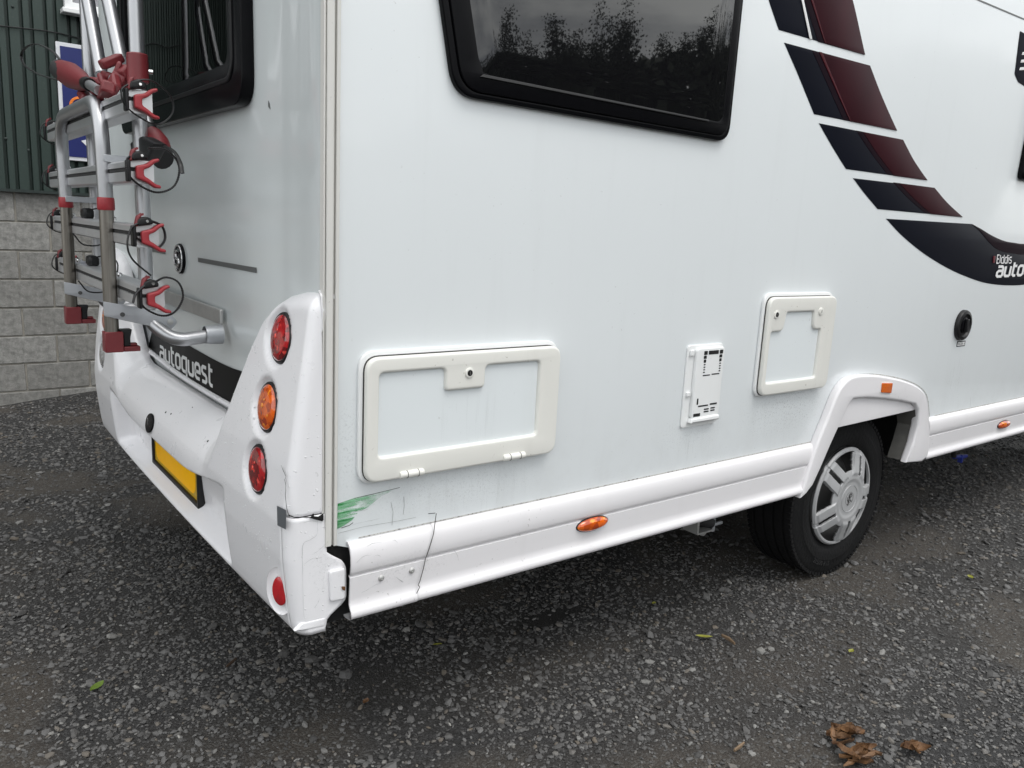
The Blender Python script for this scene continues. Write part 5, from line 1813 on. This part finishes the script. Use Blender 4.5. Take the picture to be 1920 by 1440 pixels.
# rails with end cups and straps
def strap_loop(cx, cy, cz, rx, rz, a0, a1, tail=None):
    pts = []
    n = 30
    for k in range(n + 1):
        a = R_(a0 + (a1 - a0) * k / n)
        pts.append(Vector((cx + rx * math.cos(a), cy, cz + rz * math.sin(a))))
    if tail:
        pts += [Vector(t) for t in tail]
    return pts
XRL = -0.246
RZ = [1.566, 1.410, 1.262, 1.116]
Y0, Y1 = 0.515, 1.735
for ri, rz_ in enumerate(RZ):
    xo = XRL + (0.0, -0.002, 0.004, 0.012)[ri]
    hw, hh = 0.026, 0.026
    # channel section swept along y, with a slot along its outer face
    sec = [(-hw, -hh + .004), (-hw + .004, -hh), (hw - .006, -hh), (hw, -hh + .006), (hw, hh - .006), (hw - .006, hh), (-hw + .004, hh), (-hw, hh - .004), (-hw, 0.010), (-hw + 0.014, 0.009), (-hw + 0.014, 0.001), (-hw, 0.000)]
    mb = MB()
    mb.grid([[(xo + a, y, rz_ + b) for a, b in sec + sec[:1]] for y in (Y0, Y1)])
    n = len(sec)
    mb.add([(xo + a, Y0, rz_ + b) for a, b in sec], [tuple(range(n))])
    mb.add([(xo + a, Y1, rz_ + b) for a, b in sec], [tuple(range(n))])
    rl = obj("rail", mb, 'alurail', rk, sharp=30)
    obj("slot_strip", MB().box((xo - hw + 0.002, Y0 + 0.001, rz_ + 0.0015), (xo - hw + 0.0145, Y1 - 0.001, rz_ + 0.0088)), 'rubber', rl)
    for y in (NL, FL):
        obj("rail_bolt", MB().lathe([(0.007, 0), (0.007, 0.006), (0.004, 0.009), (0, 0.009)], (xo - 0.012, y + 0.034, rz_ + 0.030), (-0.3, 0, 1), 10), 'steelbright', rl)
    for end, ye, sg_ in (("near", Y0, -1), ("far", Y1, 1)):
        # red wheel cup: a thick Y opening towards the vehicle
        yy0, yy1 = (ye - 0.022, ye - 0.002) if sg_ < 0 else (ye + 0.002, ye + 0.022)
        KC = 0.70
        bx = xo - 0.010
        kx = lambda a: bx + KC * (a - bx)
        kz = lambda b: rz_ + KC * (b - rz_)
        cup = rpoly([(bx - 0.010, rz_ - 0.022), (bx - 0.010, rz_ + 0.018), (bx + 0.022, rz_ + 0.026), (bx + 0.044, rz_ + 0.043), (bx + 0.062, rz_ + 0.047), (bx + 0.064, rz_ + 0.037), (bx + 0.050, rz_ + 0.032), (bx + 0.032, rz_ + 0.015),
                     (bx + 0.014, rz_ + 0.008), (bx + 0.014, rz_ - 0.013), (bx + 0.030, rz_ - 0.022), (bx + 0.050, rz_ - 0.038), (bx + 0.066, rz_ - 0.041), (bx + 0.066, rz_ - 0.051), (bx + 0.046, rz_ - 0.050), (bx + 0.022, rz_ - 0.034)], 0.006, 3)
        xf = (lambda yb: (lambda a, b, c: (a, yb + c, b)))(yy0)
        cup = [(kx(a), kz(b)) for a, b in cup]
        cu_ = obj("wheel_cup", MB().plate(cup, [], 0.020, 0.004, xf, 3), 'redbright', rl)
        obj("cup_base", MB().box((kx(bx - 0.036), yy0 + 0.003, kz(rz_ - 0.034)), (kx(bx - 0.025), yy1 + (0.012 if sg_ < 0 else -0.0), kz(rz_ + 0.036))), 'blackplastic', rl, bevel=0.003)
        bkx, bkz = bx + 0.000, rz_ + 0.034
        kb = lambda L_: [(bkx + 0.8 * (a - bkx), bkz + 0.8 * (b - bkz)) for a, b in L_]
        k3 = lambda L_: [Vector((bkx + KC * (p[0] - bkx), p[1], bkz + KC * (p[2] - bkz))) for p in L_]
        bc = obj("buckle", MB().plate(rpoly([(bkx - 0.020, bkz - 0.014), (bkx + 0.026, bkz - 0.006), (bkx + 0.022, bkz + 0.010), (bkx + 0.004, bkz + 0.017), (bkx - 0.018, bkz + 0.008)], 0.009, 4) if False else kb(rpoly([(bkx - 0.020, bkz - 0.014), (bkx + 0.026, bkz - 0.006), (bkx + 0.022, bkz + 0.010), (bkx + 0.004, bkz + 0.017), (bkx - 0.018, bkz + 0.008)], 0.009, 4)), [], 0.020, 0.005, (lambda a, b, c, _y=yy0: (a, _y + c, b)), 3), 'blackplastic', rl)
        obj("buckle_lever", MB().plate(kb(rpoly([(bkx - 0.026, bkz - 0.016), (bkx - 0.012, bkz - 0.012), (bkx - 0.006, bkz + 0.018), (bkx + 0.004, bkz + 0.026), (bkx - 0.018, bkz + 0.018)], 0.006, 3)), [], 0.020, 0.004, (lambda a, b, c, _y=yy0: (a, _y + 0.004 + c, b)), 2), 'red', rl)
        obj("buckle_pin", MB().lathe([(0.004, 0), (0.003, 0.002), (0, 0.002)], (bkx + 0.006, yy0 - 0.001, bkz + 0.002), (0, -1, 0), 8), 'steelbright', rl)
        ys_ = (yy0 + yy1) / 2
        if sg_ < 0:
            if ri == 0:
                P_ = bez([(bkx + 0.0, ys_, bkz + 0.016), (bkx + 0.05, ys_, bkz + 0.020), (bkx + 0.105, ys_, bkz - 0.02), (bkx + 0.108, ys_, bkz - 0.075), (bkx + 0.060, ys_, bkz - 0.115), (bkx - 0.0, ys_, bkz - 0.095), (bkx - 0.040, ys_, bkz - 0.060), (bkx - 0.044, ys_, bkz - 0.02), (bkx - 0.018, ys_, bkz + 0.004)], 6)
            elif ri == 1:
                P_ = bez([(bkx + 0.030, ys_, bkz + 0.030), (bkx + 0.090, ys_, bkz + 0.028), (bkx + 0.128, ys_, bkz - 0.02), (bkx + 0.112, ys_, bkz - 0.085), (bkx + 0.060, ys_, bkz - 0.112), (bkx + 0.01, ys_, bkz - 0.098), (bkx - 0.032, ys_, bkz - 0.060), (bkx - 0.034, ys_, bkz - 0.012), (bkx - 0.012, ys_, bkz + 0.002)], 6)
            elif ri == 2:
                P_ = bez([(bkx + 0.02, ys_, bkz + 0.006), (bkx + 0.058, ys_, bkz - 0.012), (bkx + 0.066, ys_, bkz - 0.055), (bkx + 0.040, ys_, bkz - 0.085), (bkx + 0.002, ys_, bkz - 0.070), (bkx - 0.030, ys_, bkz - 0.045), (bkx - 0.032, ys_, bkz - 0.015)], 6)
                tail = bez([(bkx - 0.010, ys_ - 0.004, bkz + 0.000), (bkx - 0.040, ys_ - 0.004, bkz - 0.022), (bkx - 0.054, ys_ - 0.004, bkz - 0.075), (bkx - 0.040, ys_ - 0.004, bkz - 0.125), (bkx + 0.016, ys_ - 0.004, bkz - 0.178)], 6)
                obj("strap", MB().tube(k3(tail), 0.0048, 8, flat=0.45, ref=(0, 1, 0)), 'strap', rl)
            else:
                P_ = bez([(bkx + 0.02, ys_, bkz + 0.010), (bkx + 0.055, ys_, bkz + 0.024), (bkx + 0.095, ys_, bkz + 0.006), (bkx + 0.108, ys_, bkz - 0.045), (bkx + 0.080, ys_, bkz - 0.095), (bkx + 0.035, ys_, bkz - 0.108), (bkx - 0.020, ys_, bkz - 0.078), (bkx - 0.034, ys_, bkz - 0.035), (bkx - 0.02, ys_, bkz - 0.006)], 6)
                tail = bez([(bkx - 0.015, ys_ - 0.004, bkz + 0.000), (bkx - 0.045, ys_ - 0.004, bkz - 0.030), (bkx - 0.056, ys_ - 0.004, bkz - 0.062)], 6)
                obj("strap", MB().tube(k3(tail), 0.006, 8, flat=0.45, ref=(0, 1, 0)), 'strap', rl)
        else:
            P_ = bez([(bkx - 0.012, ys_, bkz + 0.01), (bkx - 0.04, ys_, bkz - 0.01), (bkx - 0.05, ys_, bkz - 0.06), (bkx, ys_, bkz - 0.095), (bkx + 0.06, ys_, bkz - 0.08), (bkx + 0.07, ys_, bkz - 0.02), (bkx + 0.02, ys_, bkz + 0.012)], 6)
        q_ = k3(P_)
        if sg_ < 0 and ri in (1, 3):
            q_ = [q_[0].lerp(q_[0], 0)] + [a.lerp(b, f) for a, b in zip(q_, q_[1:]) for f in (0.0, 0.34, 0.67)]
        obj("strap", MB().tube(q_, [0.0062 if k % 2 else 0.0046 for k in range(len(q_))] if (sg_ < 0 and ri in (1, 3)) else (0.0042, 0.0068, 0.0064, 0.0068)[ri] if sg_ < 0 else 0.0045, 8, flat=0.45, ref=(0, 1, 0)), 'strap', rl)
    # mid buckle at the far post, standing on the rail
    if ri >= 2:
        yb_ = 1.29
        obj("buckle", MB().box((xo - 0.010, yb_ - 0.03, rz_ + 0.024), (xo + 0.022, yb_ + 0.03, rz_ + 0.058)), 'blackplastic', rl, bevel=0.010)
        obj("strap", MB().tube(bez([(xo, yb_ - 0.02, rz_ + 0.05), (xo + 0.045, yb_ - 0.02, rz_ + 0.058), (xo + 0.075, yb_ - 0.02, rz_ + 0.03), (xo + 0.05, yb_ - 0.02, rz_ - 0.045), (xo - 0.01, yb_ - 0.02, rz_ - 0.055), (xo - 0.04, yb_ - 0.02, rz_ - 0.02)], 5), 0.005, 8, flat=0.45, ref=(0, 1, 0)), 'strap', rl)

# upper swing hoop with its clamps
XA = -0.215
pA1, pB1 = RX(190, 140, XA), RX(212, 112, XA)
pA0, pB0 = RX(163, -10, XA), RX(178, -10, XA)
dA = ((pA0[0] - pA1[0]), (pA0[1] - pA1[1]))
hoop_up = fillet([(XA, pA1[0], pA1[1]), (XA, pA0[0] + dA[0] * 0.2, pA0[1] + dA[1] * 0.2), (XA + 0.02, pB0[0] + 0.02, pB0[1] + 0.10), (XA + 0.02, pB1[0], pB1[1])], 0.06, 10)
obj("swing_hoop", MB().tube(hoop_up, TR * 0.98, 18), 'alu', rk)
# clamp on the near post
zc1 = RX(255, 130, XP)[1]
cl = obj("post_clamp", MB().tube([(XP, PN, zc1 - 0.036), (XP, PN, zc1 - 0.033), (XP, PN, zc1 + 0.033), (XP, PN, zc1 + 0.036)], [0.023, 0.0265, 0.0255, 0.023], 20), 'red', rk)
obj("clamp_bolt", MB().lathe([(0.006, 0), (0.006, 0.010), (0.003, 0.012), (0, 0.012)], (XP + 0.026, PN, zc1 - 0.004), (1, -0.2, 0), 10), 'steelbright', cl)
def pt(u, v, x=-0.235):
    y, z = RX(u, v, x)
    return Vector((x, y, z))
def knuckle(name, u, v, x, su, mat='red', rot=(0.3, 0.2, 0.4), size=(0.03, 0.035, 0.022)):
    p = pt(u, v, x)
    bm = bmesh.new()
    bmesh.ops.create_cube(bm, size=1)
    for vv in bm.verts:
        vv.co = Vector((vv.co.x * size[0], vv.co.y * size[1], vv.co.z * size[2]))
        vv.co.rotate(Euler(rot))
        vv.co += p
    mb = MB().add([tuple(vv.co) for vv in bm.verts], [tuple(w.index for w in f.verts) for f in bm.faces])
    bm.free()
    return obj(name, mb, mat, cl, bevel=0.006)
knuckle("clamp_joint", 234, 137, -0.215, 0, rot=(0.1, 0.7, 0.3), size=(0.036, 0.05, 0.030))
knuckle("clamp_joint", 226, 149, -0.225, 0, rot=(0.5, 0.2, 0.8), size=(0.034, 0.04, 0.030))
knuckle("clamp_joint", 205, 142, -0.235, 0, rot=(0.2, 0.1, 0.2), size=(0.030, 0.05, 0.018))
knuckle("clamp_joint", 198, 152, -0.245, 0, rot=(0.6, 0.1, 0.1), size=(0.032, 0.06, 0.016))
knuckle("clamp_joint", 185, 155, -0.25, 0, rot=(0.1, 0.2, 0.5), size=(0.030, 0.05, 0.022))
knuckle("clamp_joint", 176, 168, -0.26, 0, rot=(0.3, 0.4, 0.2), size=(0.030, 0.09, 0.024))
knuckle("clamp_joint", 200, 172, -0.26, 0, rot=(-0.2, 0.2, -0.1), size=(0.034, 0.09, 0.030))
knuckle("clamp_joint", 158, 180, -0.265, 0, rot=(0.4, 0.3, 0.1), size=(0.026, 0.07, 0.026))
knuckle("clamp_joint", 214, 158, -0.245, 0, rot=(0.8, 0.3, 0.2), size=(0.022, 0.05, 0.034))
knuckle("knob_stem", 220, 129, -0.232, 0, rot=(0.5, 0.3, 0.1), size=(0.012, 0.018, 0.040))
knuckle("tee_knob", 209, 115, -0.232, 0, rot=(0.1, -0.50, 0.15), size=(0.060, 0.034, 0.024))
obj("clamp_barrel", MB().tube([pt(214, 150, -0.23), pt(228, 156, -0.222)], 0.016, 14), 'alu', cl)
# arm reaching out to the left with its frame grip
def grip_arm(a, b, c, d, loop, cup_flip=False, name="grip_arm"):
    arm = obj(name, MB().tube([a, b], 0.0125, 14), 'alu', rk)
    obj("grip_collar", MB().tube([b, b + (c - b) * 0.5], 0.0175, 16), 'blackplastic', arm)
    s = b + (c - b) * 0.45
    obj("grip_body", MB().tube([s, s + (d - s) * 0.25, s + (d - s) * 0.6, d], [0.018, 0.030, 0.037, 0.032], 16, flat=0.85, ref=(0, 0, 1)), 'red', arm)
    obj("grip_jaw", MB().tube([s + (d - s) * 0.72, d + (d - s) * 0.14], [0.0345, 0.030], 16, flat=0.88, ref=(0, 0, 1)), 'rubber', arm)
    obj("grip_strap", MB().tube(bez(loop, 8), 0.0050, 8, flat=0.5, ref=(1, 0, 0)), 'strap', arm)
    return arm
XG = -0.275
grip_arm(pt(186, 170, XG), pt(168, 159, XG), pt(155, 153, XG), pt(116, 133, XG),
         [pt(112, 112, XG), pt(98, 96, XG), pt(70, 83, XG), pt(50, 88, XG), pt(40, 103, XG), pt(46, 122, XG), pt(70, 138, XG), pt(100, 148, XG), pt(112, 150, XG)])
XG = -0.150
g2 = grip_arm(pt(264, 180, XG), pt(281, 240, XG), pt(288, 258, XG), pt(303, 292, XG),
         [pt(283, 262, XG - .02), pt(305, 272, XG - .02), pt(326, 284, XG - .02), pt(338, 305, XG - .02), pt(342, 325, XG - .02)])
obj("jaw_cover", MB().plate(rpoly([(pt(278, 270, XG).y, pt(278, 270, XG).z), (pt(283, 302, XG).y, pt(283, 302, XG).z), (pt(309, 307, XG).y, pt(309, 307, XG).z), (pt(318, 290, XG).y, pt(318, 290, XG).z), (pt(326, 272, XG).y, pt(326, 272, XG).z), (pt(300, 258, XG).y, pt(300, 258, XG).z)], 0.012, 4), [], 0.036, 0.008, rxf(XG - 0.012), 3), 'blackplastic', g2)

# ================================================================== LITTER ON THE GROUND
def leaf_mesh(L, Wd, curl, seed, teeth=0.0):
    r = random.Random(seed)
    P_ = []
    for i in range(9):
        t = i / 8
        w_ = Wd * math.sin(math.pi * min(1, t * 0.92 + 0.06)) ** 0.8 * (1 + teeth * r.uniform(-.5, .5))
        row = []
        for j in range(5):
            s = j / 4 * 2 - 1
            row.append((t * L - L / 2, s * w_ / 2, curl * (abs(s) ** 1.6) * Wd * 0.5 + curl * 0.3 * L * (t - 0.5) ** 2 + r.uniform(-1, 1) * 0.06 * Wd * curl))
        P_.append(row)
    return MB().grid(P_)
def leaf_at(name, u, v, L, Wd, curl, rot, mat, label, cat, seed, group=None, h=0.012, tilt=0.0):
    x, y = G(u, v)
    mb = leaf_mesh(L, Wd, curl, seed)
    o = obj(name, mb, mat, flip=True, sharp=80)
    o.location = (x, y, height(x, y) + h)
    o.rotation_euler = (tilt, tilt * 0.5, rot)
    return tag(o, label, cat, group)
leaf_at("green_leaf", 183, 1295, 0.050, 0.024, 0.3, 0.7, 'leafgreen', "bright green leaf lying alone on the gravel at lower left", "leaf", 1)
leaf_at("green_leaf", 1320, 1198, 0.055, 0.018, 0.3, -0.7, 'leafyellow', "yellow-green pointed leaf beside the pale brown twig", "leaf", 2)
leaf_at("green_leaf", 1595, 1228, 0.028, 0.016, 0.3, 0.1, 'leafyellow', "small pale green leaf lying below the wheel", "leaf", 3)
leaf_at("green_leaf", 820, 1216, 0.030, 0.010, 0.3, -0.3, 'leafyellow', "thin yellow-green leaf on dark gravel in front of the skirt", "leaf", 4)
leaf_at("green_leaf", 1818, 1090, 0.034, 0.022, 0.3, 0.8, 'leafyellow', "yellow-green leaf on the gravel to the right of the wheel", "leaf", 5)
leaf_at("green_leaf", 1226, 1135, 0.020, 0.014, 0.3, 0.2, 'leafyellow', "tiny yellow leaf nearest the skirt's marker lamp", "leaf", 6)
leaf_at("brown_leaf", 686, 1325, 0.024, 0.016, 0.6, 0.5, 'leafbrown', "tiny rust-brown leaf scrap in the middle foreground gravel", "leaf", 7)
def stick(u0, v0, u1, v1, r, mat, label, z=0.014):
    a, b = G(u0, v0), G(u1, v1)
    m_ = ((a[0] + b[0]) / 2, (a[1] + b[1]) / 2)
    mb = MB().tube([(a[0] - m_[0], a[1] - m_[1], 0), (0.002, -0.002, 0.003), (b[0] - m_[0], b[1] - m_[1], 0.002)], [r * 0.7, r, r * 0.6], 7, flat=0.6, ref=(0, 0, 1))
    o = obj("twig", mb, mat)
    o.location = (m_[0], m_[1], height(*m_) + z)
    tag(o, label, "twig")
stick(1353, 1197, 1377, 1214, 0.0075, 'twig', "pale brown broken twig beside the yellow-green leaf")
stick(425, 1257, 443, 1243, 0.006, 'twigdark', "dark short twig on the gravel below the bumper corner")
stick(1376, 1413, 1394, 1400, 0.007, 'twig', "pale wood chip at the bottom edge of the gravel")
def leaf_clump(u, v, n, rad, seed, label):
    x, y = G(u, v)
    t = thing("dead_leaf_clump", (x, y, height(x, y)), label, "leaf clump")
    r = random.Random(seed)
    for k in range(n):
        mb = leaf_mesh(r.uniform(0.045, 0.095), r.uniform(0.013, 0.030), r.uniform(0.35, 1.0), seed * 50 + k, 0.5)
        # fan out from the stalk end
        a = -0.5 + r.gauss(0, 0.75) + (math.pi if r.random() < 0.4 else 0)
        d = rad * math.sqrt(r.random())
        b = r.uniform(0, 6.28)
        mt = Matrix.Translation((x + d * math.cos(b) * 1.3, y + d * math.sin(b) * 0.7, height(x, y) + 0.010 + 0.012 * r.random())) @ Euler((r.uniform(-.7, .7), r.uniform(-.35, .35), a)).to_matrix().to_4x4()
        mb.v = [tuple(mt @ Vector(p)) for p in mb.v]
        obj("leaf", mb, 'leafbrown', t, sharp=30, flip=True)
    return t
leaf_clump(1580, 1388, 13, 0.036, 11, "crumpled clump of orange-brown dead leaves in the lower right gravel")
leaf_clump(1606, 1430, 13, 0.040, 12, "second clump of dead leaves at the bottom edge, nearest the camera")
leaf_clump(1706, 1412, 4, 0.020, 13, "small flattened scrap of dead leaf right of the larger clumps")
